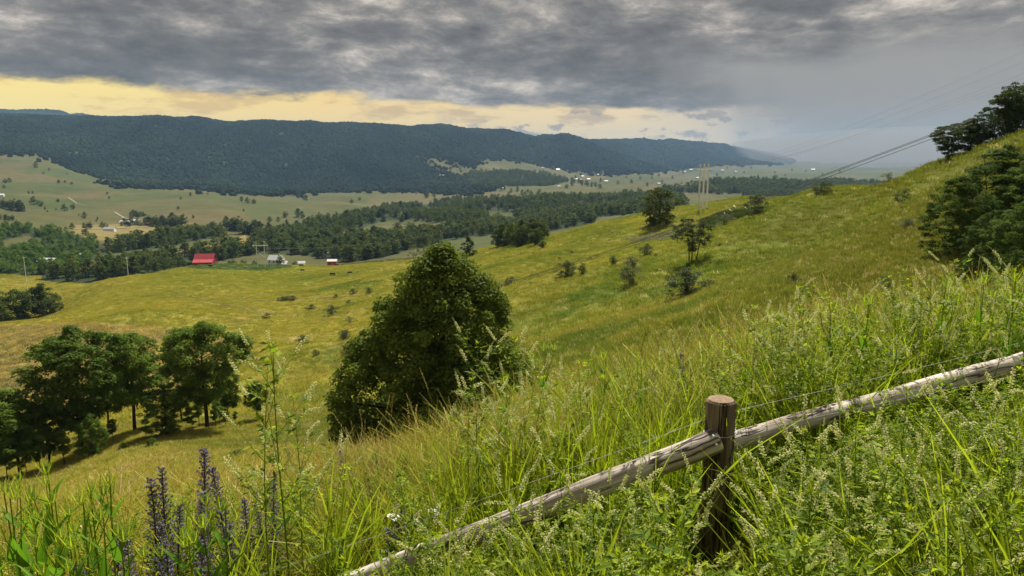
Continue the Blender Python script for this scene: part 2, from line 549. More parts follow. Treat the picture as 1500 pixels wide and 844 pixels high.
def wood_mat(name, c1, c2, crack, scale=1.0):
    """weathered round timber: grain along local X, dark checks"""
    m, N = new_mat(name)
    tc = N.n('ShaderNodeTexCoord')
    mp = N.n('ShaderNodeMapping')
    N.put(mp.inputs[0], tc.outputs['Object'])
    mp.inputs['Scale'].default_value = (2.2 * scale, 38 * scale, 38 * scale)
    g = N.noise(mp.outputs[0], 1.0, 6, 0.6, 0.15)
    mp2 = N.n('ShaderNodeMapping')
    N.put(mp2.inputs[0], tc.outputs['Object'])
    mp2.inputs['Scale'].default_value = (1.1 * scale, 9 * scale, 9 * scale)
    g2 = N.noise(mp2.outputs[0], 1.0, 4, 0.5, 0.25)
    big = N.noise(tc.outputs['Object'], 4.0 * scale, 3, 0.5)
    col = N.mix(N.ss(g, 0.32, 0.66), c2, c1)
    col = N.mix(N.m('MULTIPLY', N.ss(big, 0.5, 0.72), 0.45), col, c2)
    ck = N.ss(N.m('ABSOLUTE', N.m('SUBTRACT', g2, 0.5)), 0.022, 0.004)
    col = N.mix(N.m('MULTIPLY', ck, 0.85), col, crack)
    b = N.n('ShaderNodeBsdfPrincipled')
    N.put(b.inputs['Base Color'], col)
    b.inputs['Roughness'].default_value = 0.8
    b.inputs['Specular IOR Level'].default_value = 0.25
    bp = N.n('ShaderNodeBump')
    bp.inputs['Strength'].default_value = 0.8
    bp.inputs['Distance'].default_value = 0.006
    N.put(bp.inputs['Height'], N.m('SUBTRACT', g, N.m('MULTIPLY', ck, 1.5)))
    N.put(b.inputs['Normal'], bp.outputs[0])
    o = N.n('ShaderNodeOutputMaterial')
    m.node_tree.links.new(b.outputs[0], o.inputs['Surface'])
    return m


def ground_mat():
    m, N = new_mat('meadow_ground')
    a = N.n('ShaderNodeAttribute', attribute_name='Col')
    g = N.n('ShaderNodeNewGeometry')
    p = g.outputs['Position']
    n1 = N.noise(p, 0.9, 8, 0.65)
    n2 = N.noise(p, 0.035, 5, 0.6)
    n3 = N.noise(p, 7.0, 4, 0.7)
    f = N.m('ADD', N.m('ADD', N.lin(n1, 0.25, 0.75, -0.28, 0.28), N.lin(n2, 0.3, 0.7, -0.16, 0.16)), N.lin(n3, 0.3, 0.7, 0.86, 1.14))
    col = N.mix(1.0, a.outputs['Color'], N.xyz(f, f, f), 'MULTIPLY')
    b = N.n('ShaderNodeBsdfPrincipled')
    N.put(b.inputs['Base Color'], col)
    b.inputs['Roughness'].default_value = 0.95
    b.inputs['Specular IOR Level'].default_value = 0.05
    bp = N.n('ShaderNodeBump')
    bp.inputs['Strength'].default_value = 0.7
    bp.inputs['Distance'].default_value = 0.35
    N.put(bp.inputs['Height'], N.m('ADD', n1, N.m('MULTIPLY', n3, 0.3)))
    N.put(b.inputs['Normal'], bp.outputs[0])
    o = N.n('ShaderNodeOutputMaterial')
    m.node_tree.links.new(b.outputs[0], o.inputs['Surface'])
    return m


M_GROUND = ground_mat()
M_TUFT = leaf_mat('meadow_grass', 0.45, 0.8, 0.12, tint=True, spec=0.0, tcol=(1.05, 1.05, 0.8))
M_GRASS = leaf_mat('grass_blade', 0.45, 0.6, 0.2, spec=0.06)
M_LEAF = leaf_mat('weed_leaf', 0.48, 0.55, 0.22, spec=0.10)
M_FLOWER = leaf_mat('white_petal', 0.35, 0.6, 0.06, spec=0.1, tcol=(1, 1, 0.95))
M_PURPLE = leaf_mat('violet_petal', 0.30, 0.6, 0.12, spec=0.1, tcol=(1, 1, 1))
M_TREE = leaf_mat('tree_leaf', 0.36, 0.6, 0.26, spec=0.05)
M_FAR = leaf_mat('distant_foliage', 0.0, 0.8, 0.22, spec=0.0, tint=True)
M_BARK = plain_mat('bark', (0.055, 0.042, 0.032), 0.9, 6.0, 0.35, 0.1, 0.6)
M_WHITE = plain_mat('white_paint', (0.78, 0.78, 0.76), 0.6, 2.0, 0.06)
M_RED = plain_mat('red_paint', (0.36, 0.04, 0.045), 0.7, 1.4, 0.35, stretch=(1, 1, 0.15))
M_REDROOF = plain_mat('red_metal_roof', (0.46, 0.06, 0.075), 0.5, 1.4, 0.25, stretch=(1, 0.2, 0.2))
M_TIN = plain_mat('pale_metal_roof', (0.66, 0.67, 0.68), 0.4, 1.0, 0.08)
M_GREY = plain_mat('grey_roof', (0.30, 0.30, 0.31), 0.7, 1.0, 0.15)
M_DARKWIN = plain_mat('dark_glass', (0.03, 0.035, 0.04), 0.15, None, spec=0.5)
M_POLE = plain_mat('pale_weathered_pole', (0.74, 0.74, 0.74), 0.8, 3.0, 0.15)
M_POLEB = plain_mat('brown_weathered_pole', (0.23, 0.19, 0.15), 0.85, 3.0, 0.2)
M_YELLOW = plain_mat('pale_yellow_tube', (0.80, 0.76, 0.42), 0.5, 3.0, 0.08)
M_WIRE = plain_mat('dull_wire', (0.06, 0.06, 0.065), 0.6, None)
M_WIREL = plain_mat('grey_wire', (0.22, 0.22, 0.23), 0.5, None)
M_GALV = plain_mat('galvanised_wire', (0.45, 0.46, 0.46), 0.4, 30.0, 0.2, metal=0.4)
M_COW = plain_mat('black_hide', (0.015, 0.013, 0.012), 0.7, 5.0, 0.2)
M_RAIL = wood_mat('grey_timber', srgb(210, 202, 192), srgb(134, 120, 108), srgb(45, 34, 27))
M_POST = wood_mat('brown_timber', srgb(134, 118, 102), srgb(76, 62, 51), srgb(24, 17, 12))
M_ENDGRAIN = plain_mat('end_grain', srgb(132, 112, 88), 0.85, 40.0, 0.3, 0.2, 0.4)
M_TRACK = plain_mat('dirt_track', (0.22, 0.17, 0.10), 0.95, 0.6, 0.2, 0.05)
M_ROAD = plain_mat('pale_road', (0.24, 0.21, 0.15), 0.95, 0.05, 0.1, 0.05)

# ------------------------------------------------------------------ land cover (in view angles, turned into places on the land)
FOREST_EDGE = [(-600, 236), (0, 226), (30, 229), (44, 224), (60, 226), (80, 236), (110, 248), (140, 258), (165, 262), (172, 276), (210, 277), (280, 277), (330, 283),
               (400, 288), (440, 284), (500, 282), (560, 279), (610, 282), (640, 285), (700, 284), (730, 272), (690, 263), (650, 253), (612, 237), (606, 228),
               (640, 232), (690, 246), (700, 240), (700, 232), (740, 234), (800, 244), (860, 252), (900, 257), (960, 252), (1010, 246), (1060, 242), (1110, 240), (1160, 241)]
CLEARINGS = [[(82, 224), (118, 220), (128, 229), (100, 231)], [(160, 234), (196, 250), (172, 252)]]
WOODS = {  # name: (polygon of the trees' feet, nearest, farthest, spacing)
    'hedgerow_wood': ([(150, 373), (240, 362), (326, 346), (326, 337), (280, 342), (200, 355), (150, 364)], 560, 1400, 11),
    'creek_wood': ([(60, 412), (130, 416), (195, 404), (250, 394), (300, 386), (340, 380), (340, 364), (280, 372), (200, 388), (120, 398), (60, 402)], 480, 900, 11),
    'farm_wood': ([(310, 380), (380, 372), (430, 372), (500, 384), (560, 378), (640, 356), (700, 346), (760, 342), (755, 332), (650, 337), (560, 342), (500, 350),
                   (440, 338), (400, 345), (330, 358)], 545, 1300, 11),
    'hill_wood': ([(425, 350), (440, 330), (520, 316), (560, 306), (620, 298), (700, 291), (820, 286), (940, 284), (1000, 287), (1000, 306), (940, 312), (880, 318),
                   (860, 330), (800, 340), (770, 334), (690, 330), (600, 322), (520, 334), (470, 345)], 620, 1900, 12),
    'knoll_wood': ([(955, 282), (1000, 275), (1050, 268), (1120, 266), (1190, 272), (1230, 282), (1200, 290), (1100, 292), (1085, 283), (1000, 282)], 1800, 2650, 13),
    'far_knoll_wood': ([(1170, 272), (1220, 266), (1300, 266), (1300, 280), (1230, 282)], 2000, 3200, 14),
    'slope_wood': ([(-60, 404), (60, 404), (100, 400), (140, 378), (150, 360), (120, 345), (70, 336), (30, 332), (-60, 332)], 560, 1000, 9),
    'village_wood': ([(678, 268), (690, 252), (740, 252), (800, 256), (830, 266), (800, 274), (740, 276), (700, 274)], 2800, 4600, 16),
}
OPEN_IN_WOOD = [[(490, 342), (560, 325), (680, 327), (650, 339), (560, 345)], [(560, 312), (640, 303), (660, 308), (590, 316)], [(850, 300), (900, 296), (910, 303), (860, 308)], [(700, 309), (745, 309), (760, 320), (742, 330), (718, 326)],
                [(0, 352), (40, 345), (60, 352), (30, 362), (0, 362)], [(425, 360), (445, 357), (450, 366), (428, 370)], [(330, 366), (352, 352), (380, 349), (372, 360)]]


def cover(x, y, z):
    """colour of the land at a place and whether a closed wood stands there"""
    px, py = project(x, np.maximum(y, 1.0), z)
    nb = fbm(x / 45, y / 45, 4, 40)
    ns = fbm(x / 9, y / 9, 4, 41)
    nf = fbm(x / 260, y / 260, 4, 42)
    gold = np.array([0.228, 0.204, 0.035]); olive = np.array([0.118, 0.138, 0.020]); green = np.array([0.080, 0.118, 0.018]); straw = np.array([0.33, 0.255, 0.095])
    # meadow: golden on the left, greener up the right hand slope
    gw = 0.04 + sstep(px, 250, 900) * 0.55 + sstep(px, 900, 1250) * 0.42
    st = fbm(x / 30 + y / 90, y / 7 - x / 28, 4, 44)
    k = np.clip(gw + 0.75 * nb + 0.35 * ns + 0.55 * st, 0, 1)[..., None]
    c = gold * (1 - k) + olive * k
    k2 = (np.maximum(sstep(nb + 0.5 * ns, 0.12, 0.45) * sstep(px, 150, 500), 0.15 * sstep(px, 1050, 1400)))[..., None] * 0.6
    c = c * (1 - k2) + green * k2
    k3 = (sstep(ns - 0.3 * nb, 0.15, 0.5) * (1 - sstep(px, 380, 760)))[..., None] * 0.55
    c = c * (1 - k3) + straw * k3
    kr = (sstep(px, 980, 1300) * 0.65)[..., None]  # right slope: olive grass, with the shade up there darkened into its colour
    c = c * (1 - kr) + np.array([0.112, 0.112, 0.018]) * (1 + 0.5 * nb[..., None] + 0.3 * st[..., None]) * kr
    # a dry field left of the draw
    dry = inside(px, py, [(-100, 480), (120, 472), (260, 482), (350, 500), (330, 540), (200, 600), (-100, 640)]) & (y > 95)
    c = np.where(dry[..., None], c * 0.45 + 0.55 * np.array([0.30, 0.215, 0.085]) * (1 + 0.5 * ns[..., None]), c)
    # greener crown of the middle hill
    mg = (sstep(py, 440, 405) * sstep(py, 384, 396) * sstep(px, 150, 260) * (1 - sstep(px, 420, 560)) * (y < 600))[..., None] * 0.55
    c = c * (1 - mg) + np.array([0.155, 0.17, 0.025]) * mg
    # valley fields, darkened: cloud shade and grass self-shadowing put into the colour
    v = sstep(y, 520, 640)[..., None]
    pa = np.array([0.080, 0.080, 0.030]); pb = np.array([0.060, 0.076, 0.024]); pc = np.array([0.112, 0.092, 0.040])
    q1 = sstep(nf, -0.1, 0.25)[..., None]; q2 = sstep(fbm(x / 180, y / 300, 3, 50), 0.05, 0.3)[..., None]
    gx = np.floor((x + 0.35 * y) / 165 + 0.25 * nf).astype(np.int64); gy = np.floor((y - 0.35 * x) / 270 + 0.25 * nf).astype(np.int64)
    fid = (((gx * 73856093) ^ (gy * 19349663)) % 1000) / 1000.0
    q1 = np.clip(q1 * 0.5 + 0.7 * (fid[..., None] > 0.55), 0, 1)
    q2 = np.clip(q2 * 0.5 + 0.9 * (fid[..., None] < 0.16), 0, 1)
    val = pa * (1 - q1) + pb * q1
    val = val * (1 - 0.7 * q2) + pc * 0.7 * q2
    hay = inside(px, py, [(95, 400), (160, 382), (330, 352), (360, 345), (370, 356), (330, 366), (240, 378), (140, 404)]) & (y > 480)
    val = np.where(hay[..., None], np.array([0.20, 0.15, 0.055]) * (1 + 0.25 * ns[..., None]), val)
    gf = inside(px, py, [(100, 330), (290, 326), (290, 336), (200, 345), (150, 352), (100, 345)]) & (y > 480)
    val = np.where(gf[..., None], np.array([0.17, 0.14, 0.05]), val)
    c = c * (1 - v) + val * v
    farm = inside(px, py, [(270, 392), (300, 386), (420, 389), (440, 391), (380, 397), (300, 395)]) & (y > 380) & (y < 700)
    c = np.where(farm[..., None], np.array([0.075, 0.105, 0.032]), c)
    # woods
    edge = np.interp(px, [p for p, q in FOREST_EDGE[:20]], [q for p, q in FOREST_EDGE[:20]])
    fpoly = FOREST_EDGE + [(1160, 100), (-600, 100)]
    px = px + sstep(y, 500, 1500) * 5.0 * fbm(x / 130, y / 130, 3, 70)
    py = py + sstep(y, 1500, 2500) * 3.2 * fbm(x / 150, y / 300, 4, 71)
    forest = inside(px, py, fpoly) & (y > 1700)
    for cl in CLEARINGS:
        forest &= ~inside(px, py, cl)
    wood = np.zeros(np.shape(px), bool)
    for nm, (poly, a, b, s) in WOODS.items():
        wood |= inside(px, py, poly) & (y > a) & (y < b)
    for cl in OPEN_IN_WOOD:
        wood &= ~(inside(px, py, cl) & (y < 1900))
    fl = (forest | wood)
    c = np.where(fl[..., None], np.array([0.030, 0.042, 0.018]), c)
    return c, forest


# ------------------------------------------------------------------ the land: one sheet
def build_ground():
    nw, nr = 800, 560
    w = np.linspace(-1.75, 1.75, nw)
    r = np.exp(np.linspace(math.log(2.0), math.log(14300), nr))
    R, W = np.meshgrid(r, w, indexing='ij')
    X = W * R; Y = R - 9.0
    Z = height(X, Y)
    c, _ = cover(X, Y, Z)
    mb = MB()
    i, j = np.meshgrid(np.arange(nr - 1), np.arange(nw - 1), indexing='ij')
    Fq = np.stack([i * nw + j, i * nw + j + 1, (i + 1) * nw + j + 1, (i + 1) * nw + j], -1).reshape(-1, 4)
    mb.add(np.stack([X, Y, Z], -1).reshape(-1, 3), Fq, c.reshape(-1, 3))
    me = mb.mesh('ground', [M_GROUND], smooth=True)
    obj('ground', me, kind='structure')


build_ground()

# ------------------------------------------------------------------ scattered stuff (one object each)

def proto_collection(name, meshes):
    c = bpy.data.collections.new(name)
    for i, me in enumerate(meshes):
        o = bpy.data.objects.new('%s_%s' % (name, chr(97 + i)), me)
        c.objects.link(o)
    return c


def scatter(name, label, P, rz, sc, pid, coll, cat, tint=None, tilt=None):
    n = len(P)
    me = bpy.data.meshes.new(name)
    me.vertices.add(n)
    me.vertices.foreach_set('co', np.asarray(P, float).ravel())
    rot = np.zeros((n, 3)); rot[:, 2] = rz
    if tilt is not None:
        rot[:, :2] = tilt
    sc = np.asarray(sc, float)
    if sc.ndim == 1:
        sc = np.repeat(sc[:, None], 3, 1)
    a = me.attributes.new('rot', 'FLOAT_VECTOR', 'POINT'); a.data.foreach_set('vector', rot.ravel())
    a = me.attributes.new('scl', 'FLOAT_VECTOR', 'POINT'); a.data.foreach_set('vector', sc.ravel())
    a = me.attributes.new('pid', 'INT', 'POINT'); a.data.foreach_set('value', np.asarray(pid, np.int32))
    if tint is not None:
        a = me.attributes.new('tint', 'FLOAT_COLOR', 'POINT'); a.data.foreach_set('color', np.c_[tint, np.ones(n)].ravel())
    o = obj(name, me, kind='stuff', label=label, cat=cat)
    ng = bpy.data.node_groups.new(name + '_scatter', 'GeometryNodeTree')
    ng.interface.new_socket('Geometry', in_out='INPUT', socket_type='NodeSocketGeometry')
    ng.interface.new_socket('Geometry', in_out='OUTPUT', socket_type='NodeSocketGeometry')
    gi = ng.nodes.new('NodeGroupInput'); go = ng.nodes.new('NodeGroupOutput')
    ci = ng.nodes.new('GeometryNodeCollectionInfo')
    ci.inputs['Collection'].default_value = coll
    ci.inputs['Separate Children'].default_value = True
    ci.inputs['Reset Children'].default_value = True
    ip = ng.nodes.new('GeometryNodeInstanceOnPoints')
    ip.inputs['Pick Instance'].default_value = True

    def att(nm, dt):
        nd = ng.nodes.new('GeometryNodeInputNamedAttribute')
        nd.data_type = dt
        nd.inputs[0].default_value = nm
        return nd.outputs[0]
    er = ng.nodes.new('FunctionNodeEulerToRotation')
    L = ng.links.new
    L(att('rot', 'FLOAT_VECTOR'), er.inputs[0])
    L(gi.outputs[0], ip.inputs['Points'])
    L(ci.outputs[0], ip.inputs['Instance'])
    L(att('pid', 'INT'), ip.inputs['Instance Index'])
    L(er.outputs[0], ip.inputs['Rotation'])
    L(att('scl', 'FLOAT_VECTOR'), ip.inputs['Scale'])
    L(ip.outputs[0], go.inputs[0])
    md = o.modifiers.new('scatter', 'NODES')
    md.node_group = ng
    return o


# horizon of the land seen from the eye: leaves out what lies wholly behind a rise (with a generous margin)
YS = np.exp(np.linspace(math.log(6), math.log(14000), 900))
US = np.linspace(-1.1, 1.1, 500)
YY, UU = np.meshgrid(YS, US, indexing='xy')
EL = height(UU * YY, YY) / YY
RUN = np.maximum.accumulate(EL, axis=1)


def hidden(x, y, z, top):
    u = np.clip((x / y - US[0]) / (US[1] - US[0]), 0, len(US) - 1).round().astype(int)
    k = np.clip(np.searchsorted(YS, y * 0.97) - 1, 0, len(YS) - 1)
    return (z + top) / y < RUN[u, k] - 0.0015


def sample_fan(y0, y1, density, u0=-0.80, u1=0.80, power=1.0):
    """points spread over the land between two distances, dens per square metre"""
    area = 0.5 * (u1 - u0) * (y1 ** 2 - y0 ** 2)
    n = int(area * density)
    y = np.sqrt(RNG.uniform(y0 ** 2, y1 ** 2, n))
    x = RNG.uniform(u0, u1, n) * y
    return x, y


# --- far forest crowns
def blob_mesh(seed, sub=2, flat=0.9):
    import bmesh
    bm = bmesh.new()
    bmesh.ops.create_icosphere(bm, subdivisions=sub, radius=1.0)
    rng = np.random.default_rng(seed)
    V = np.array([v.co[:] for v in bm.verts])
    bm.faces.ensure_lookup_table()
    Fs = np.array([[v.index for v in f.verts] for f in bm.faces])
    bm.free()
    bump = 0.30 * fbm(V[:, 0] * 2 + V[:, 2] * 1.3 + seed * 7, V[:, 1] * 2 - V[:, 2] * 1.7, 3, seed)
    V = V * (1 + bump[:, None] + rng.normal(0, 0.07, (len(V), 1)))
    V[:, 2] *= flat
    V[:, 2] += 0.35
    col = np.array([0.022, 0.037, 0.024]) * (1 + 0.45 * rng.normal(size=(len(V), 1)).clip(-1, 1))
    mb = MB(); mb.add(V, Fs, col)
    return mb.mesh('crown_mass', [M_FAR])


blobs = proto_collection('far_crown', [blob_mesh(s) for s in range(1, 7)])


def build_far_forest():
    n = 900000
    y = np.exp(RNG.uniform(math.log(1750), math.log(11500), n))
    u = RNG.uniform(-0.80, 0.50, n)
    keep = RNG.uniform(size=n) < (y / 11500) ** 2 * np.clip(11500 / y, 1, 2.9) * 0.9
    x, y = (u * y)[keep], y[keep]
    z = height(x, y)
    xj, yj = x + RNG.normal(0, 14, len(x)), y + RNG.normal(0, 45, len(x))
    _, f = cover(xj, yj, height(xj, yj))
    x, y, z = x[f], y[f], z[f]
    h = hidden(x, y, z, 16)
    x, y, z = x[~h], y[~h], z[~h]
    n = len(x)
    s = RNG.uniform(4.5, 11.5, n) * np.clip(y / 4500, 0.85, 1.9)
    print('far forest', n)
    q = fbm(x / 260, y / 700, 4, 81)[:, None]; q2 = fbm(x / 900, y / 1500, 3, 82)[:, None]      # stands of different kinds of trees
    stand = np.clip(1 + q * np.array([0.9, 0.75, 0.5]) + q2 * np.array([0.6, 0.5, 0.4]), 0.45, 2.0)
    S3 = np.stack([s, s, s * RNG.uniform(0.9, 1.35, n)], 1)
    scatter('ridge_forest', 'dark bluish forest covering the whole long ridge across the valley', np.stack([x, y, z], 1), RNG.uniform(0, 6.28, n), S3,
            RNG.integers(0, 6, n), blobs, 'forest', tint=stand)


build_far_forest()


# --- trees
def crown_mb(rng, H, env, n_clump, clump_r, n_leaf, L, W, base_h, cols, up=0.5, shell=0.55, lean=(0, 0), flatten=0.75, mat=0):
    """leaf clumps spread through the crown's volume; env(h, angle) gives the radius of the crown"""
    mb = MB()
    Cs = []
    tries = 0
    while len(Cs) < n_clump and tries < n_clump * 60:
        tries += 1
        h = rng.uniform(0, 1)
        a = rng.uniform(0, 2 * np.pi)
        R = env(h, a)
        if R <= 0 or rng.uniform() > (R / env.rmax) ** 1.2 + 0.08:
            continue
        rr = R * (shell + (1 - shell) * rng.uniform() ** 0.5) if rng.uniform() < 0.75 else R * rng.uniform(0.1, shell)
        cr = clump_r * rng.uniform(0.7, 1.35)
        rr = max(rr - 0.5 * cr, 0)
        zz = base_h + h * (H - base_h)
        Cs.append((rr * np.cos(a) + lean[0] * h, rr * np.sin(a) + lean[1] * h, zz - cr * 0.45, cr, a, R))
    Cs = np.array(Cs)
    per = max(int(n_leaf / len(Cs)), 4)
    K = len(Cs) * per
    d = rng.normal(size=(K, 3)); d /= np.linalg.norm(d, axis=1)[:, None]
    d[:, 2] = np.where(rng.uniform(size=K) < 0.65, np.abs(d[:, 2]), d[:, 2])
    rad = rng.uniform(0.25, 1, K) ** 0.45
    rep = np.repeat(Cs, per, axis=0)
    off = d * rad[:, None] * rep[:, 3:4]
    off[:, 2] *= flatten
    P = rep[:, :3] + off
    Nn = d * 0.6 + rng.normal(size=(K, 3)) * 0.45
    Nn[:, 2] += up
    cl = rng.uniform(0, 1, len(Cs))
    cl = np.repeat(cl, per) * 0.7 + rng.uniform(0, 1, K) * 0.3
    c0, c1 = np.array(cols[0]), np.array(cols[1])
    col = c0 + (c1 - c0) * cl[:, None]
    mb.leaves(P, Nn, L * rng.uniform(0.7, 1.3, K), W * rng.uniform(0.7, 1.3, K), col, mat, rng)
    return mb, Cs


def trunk_mb(rng, H, Cs, r0, base_h, n_limb, lean=(0, 0), stems=1, col=(1, 1, 1), mat=0, sides=7):
    mb = MB()
    for s in range(stems):
        ox, oy = (rng.normal(0, r0 * 2.2, 2) if stems > 1 else (0, 0))
        top = H * rng.uniform(0.78, 0.88)
        hs = np.linspace(-0.5, 1, 9)
        hs[0] = -0.04
        P = np.stack([ox * (1 + 1.5 * hs) + lean[0] * hs + rng.normal(0, r0 * 0.25, 9), oy * (1 + 1.5 * hs) + lean[1] * hs + rng.normal(0, r0 * 0.25, 9), hs * top], 1)
        R = r0 * (1 - 0.85 * np.clip(hs, 0, 1)) / (1 if stems == 1 else 1.35)
        R[0] *= 1.5; R[1] *= 1.1
        hs2 = hs.copy()
        mb.tube(P, R, sides, col, mat)
        ids = rng.permutation(len(Cs))[:max(n_limb // stems, 2)]
        for i in ids:
            tgt = Cs[i, :3]
            h0 = np.clip((tgt[2] - rng.uniform(0.15, 0.4) * np.hypot(tgt[0], tgt[1])) / top, 0.12, 0.9)
            st = np.array([np.interp(h0, np.clip(hs, 0, 1), P[:, 0]), np.interp(h0, np.clip(hs, 0, 1), P[:, 1]), h0 * top])
            rr = np.interp(h0, np.clip(hs, 0, 1), R) * 0.5
            tt = np.linspace(0, 1, 5)[:, None]
            Q = st * (1 - tt) + tgt * tt + np.array([0, 0, 1.0]) * (np.sin(tt * np.pi) * 0.06 * np.linalg.norm(tgt - st)) + rng.normal(0, 0.02 * H * 0.3, (5, 3)) * np.sin(tt * np.pi)
            mb.tube(Q, rr * np.linspace(1, 0.2, 5), 5, col, mat)
    return mb


class Env:
    """crown outline from a table of (height fraction, radius) with a slow wobble round the trunk; optional right/left stretch"""
    def __init__(self, tab, R, wob=0.12, seed=0, right=1.0, left=1.0):
        self.h = [a for a, b in tab]; self.r = [b * R for a, b in tab]; self.rmax = R
        self.wob = wob; self.seed = seed; self.right = right; self.left = left

    def __call__(self, h, a):
        k = self.right if math.cos(a) > 0 else self.left
        k = 1 + (k - 1) * abs(math.cos(a))
        return float(np.interp(h, self.h, self.r)) * k * (1 + self.wob * math.sin(2 * a + self.seed) + self.wob * math.sin(3 * a + h * 7 + self.seed * 2))


ROUND = [(0, 0.45), (0.15, 0.85), (0.35, 1.0), (0.6, 0.92), (0.8, 0.66), (0.93, 0.34), (1, 0.05)]
CONE = [(0, 0.75), (0.1, 1.0), (0.3, 0.93), (0.55, 0.72), (0.75, 0.50), (0.9, 0.30), (1, 0.06)]
UMB = [(0, 0.25), (0.2, 0.55), (0.45, 0.85), (0.65, 1.0), (0.82, 0.86), (0.94, 0.48), (1, 0.08)]
OVAL = [(0, 0.55), (0.2, 0.9), (0.5, 1.0), (0.75, 0.8), (0.9, 0.5), (1, 0.1)]

DARKG = ((0.036, 0.056, 0.014), (0.100, 0.135, 0.028))
MIDG = ((0.050, 0.078, 0.018), (0.125, 0.165, 0.036))
LOCG = ((0.060, 0.105, 0.016), (0.160, 0.240, 0.038))
OLIVEG = ((0.055, 0.075, 0.036), (0.14, 0.165, 0.085))
GREYG = ((0.10, 0.115, 0.078), (0.20, 0.215, 0.155))


def far_tree_mesh(seed, kind):
    """one mesh for woods (crown and trunk together), unit height"""
    rng = np.random.default_rng(seed)
    tab = [ROUND, OVAL, ROUND, ROUND][kind % 4]
    env = Env(tab, [0.46, 0.38, 0.52, 0.44][kind % 4], 0.14, seed)
    mb, Cs = crown_mb(rng, 1.0, env, 34, 0.13, 620, 0.085, 0.075, 0.10, DARKG if kind % 2 else MIDG, up=0.6)
    tb = trunk_mb(rng, 1.0, Cs, 0.022, 0.1, 4, mat=1, sides=5)
    mb.join(tb)
    return mb.mesh('wood_tree', [M_TREE, M_BARK])


wood_protos = proto_collection('wood_tree', [far_tree_mesh(60 + i, i) for i in range(7)])
slope_protos = proto_collection('slope_shrub', [None and 0 or far_tree_mesh(90 + i, 0) for i in range(4)])
WOOD_LABEL = {
    'hedgerow_wood': ('belt of dark trees between the brown hay field and the pale pasture', 'wood'),
    'creek_wood': ('row of dark trees along the valley bottom behind the middle hill', 'wood'),
    'farm_wood': ('dark wood behind the white farmhouse and the red sheds', 'wood'),
    'hill_wood': ('broad dark wood on the low hill in the middle of the valley', 'wood'),
    'knoll_wood': ('dark wooded knoll beyond the tall three pole line', 'wood'),
    'far_knoll_wood': ('bluish wooded rise just over the edge of the right hand slope', 'wood'),
    'slope_wood': ('bright green thicket on the low rounded hill in the valley', 'thicket'),
    'village_wood': ('small dark wood in the fields below the ridge by the scattered white houses', 'wood'),
}


def build_woods():
    for nm, (poly, a, b, s) in WOODS.items():
        n = int(0.5 * 1.6 * (b * b - a * a) / (s * s))
        y = np.sqrt(RNG.uniform(a * a, b * b, n)); x = RNG.uniform(-0.8, 0.62, n) * y
        z = height(x, y)
        px, py = project(x, y, z)
        jig = 1.5
        k = inside(px + RNG.normal(0, 3, n), py + RNG.normal(0, jig, n) * 0.6, poly)
        for cl in OPEN_IN_WOOD:
            k &= ~inside(px, py, cl)
        k &= ~hidden(x, y, z, 18)
        x, y, z = x[k], y[k], z[k]
        n = len(x)
        if nm == 'slope_wood':
            h = RNG.uniform(4.0, 9.5, n)
            tint = None
        else:
            h = RNG.uniform(5.5, 17, n) * (1.0 if b < 2500 else 1.25)
        print(nm, n)
        if not n:
            continue
        wdt = h * RNG.uniform(0.8, 1.25, n)
        scatter(nm, WOOD_LABEL[nm][0], np.stack([x, y, z - 0.3], 1), RNG.uniform(0, 6.28, n), np.stack([wdt, wdt, h], 1),
                RNG.integers(0, 7, n) if nm != 'slope_wood' else RNG.integers(0, 4, n), wood_protos if nm != 'slope_wood' else slope_protos, WOOD_LABEL[nm][1])


def recolor(coll, f):
    for o in coll.objects:
        a = o.data.attributes['Col'].data
        c = np.empty(len(a) * 4); a.foreach_get('color', c)
        c = c.reshape(-1, 4); c[:, :3] *= f
        a.foreach_set('color', c.ravel())


recolor(slope_protos, np.array([1.15, 1.45, 0.9]))
build_woods()


class TreeKind:
    """one crown mesh and one trunk mesh shared by copies; unit height"""
    def __init__(self, seed, env, n_clump, clump_r, n_leaf, L, W, base, cols, r0, limbs, up=0.5, shell=0.55, stems=1, lean=(0, 0), flatten=0.75):
        rng = np.random.default_rng(seed)
        mb, Cs = crown_mb(rng, 1.0, env, n_clump, clump_r, n_leaf, L, W, base, cols, up, shell, lean, flatten)
        self.crown = mb.mesh('crown', [M_TREE])
        self.trunk = trunk_mb(rng, 1.0, Cs, r0, base, limbs, lean, stems).mesh('trunk', [M_BARK], smooth=True)


def tree(kind, name, p, h, label, cat, group=None, rz=None, wx=1.0):
    e = empty(name, p, random.uniform(0, 6.28) if rz is None else rz, (h * wx, h * wx, h), label, cat, group)
    obj('trunk', kind.trunk, e)
    obj('crown', kind.crown, e)
    return e


# valley trees standing alone or in short rows
K_ROUND = [TreeKind(200 + i, Env(ROUND, 0.50, 0.14, i), 40, 0.14, 1100, 0.075, 0.065, 0.08, MIDG, 0.025, 8, 0.6) for i in range(3)]
K_OVAL = [TreeKind(210 + i, Env(OVAL, 0.36, 0.14, i), 40, 0.12, 1100, 0.07, 0.06, 0.08, DARKG, 0.022, 8, 0.6) for i in range(3)]
K_CONE = [TreeKind(220, Env(CONE, 0.36, 0.10, 1), 46, 0.10, 1600, 0.06, 0.05, 0.04, DARKG, 0.022, 6, 0.5)]

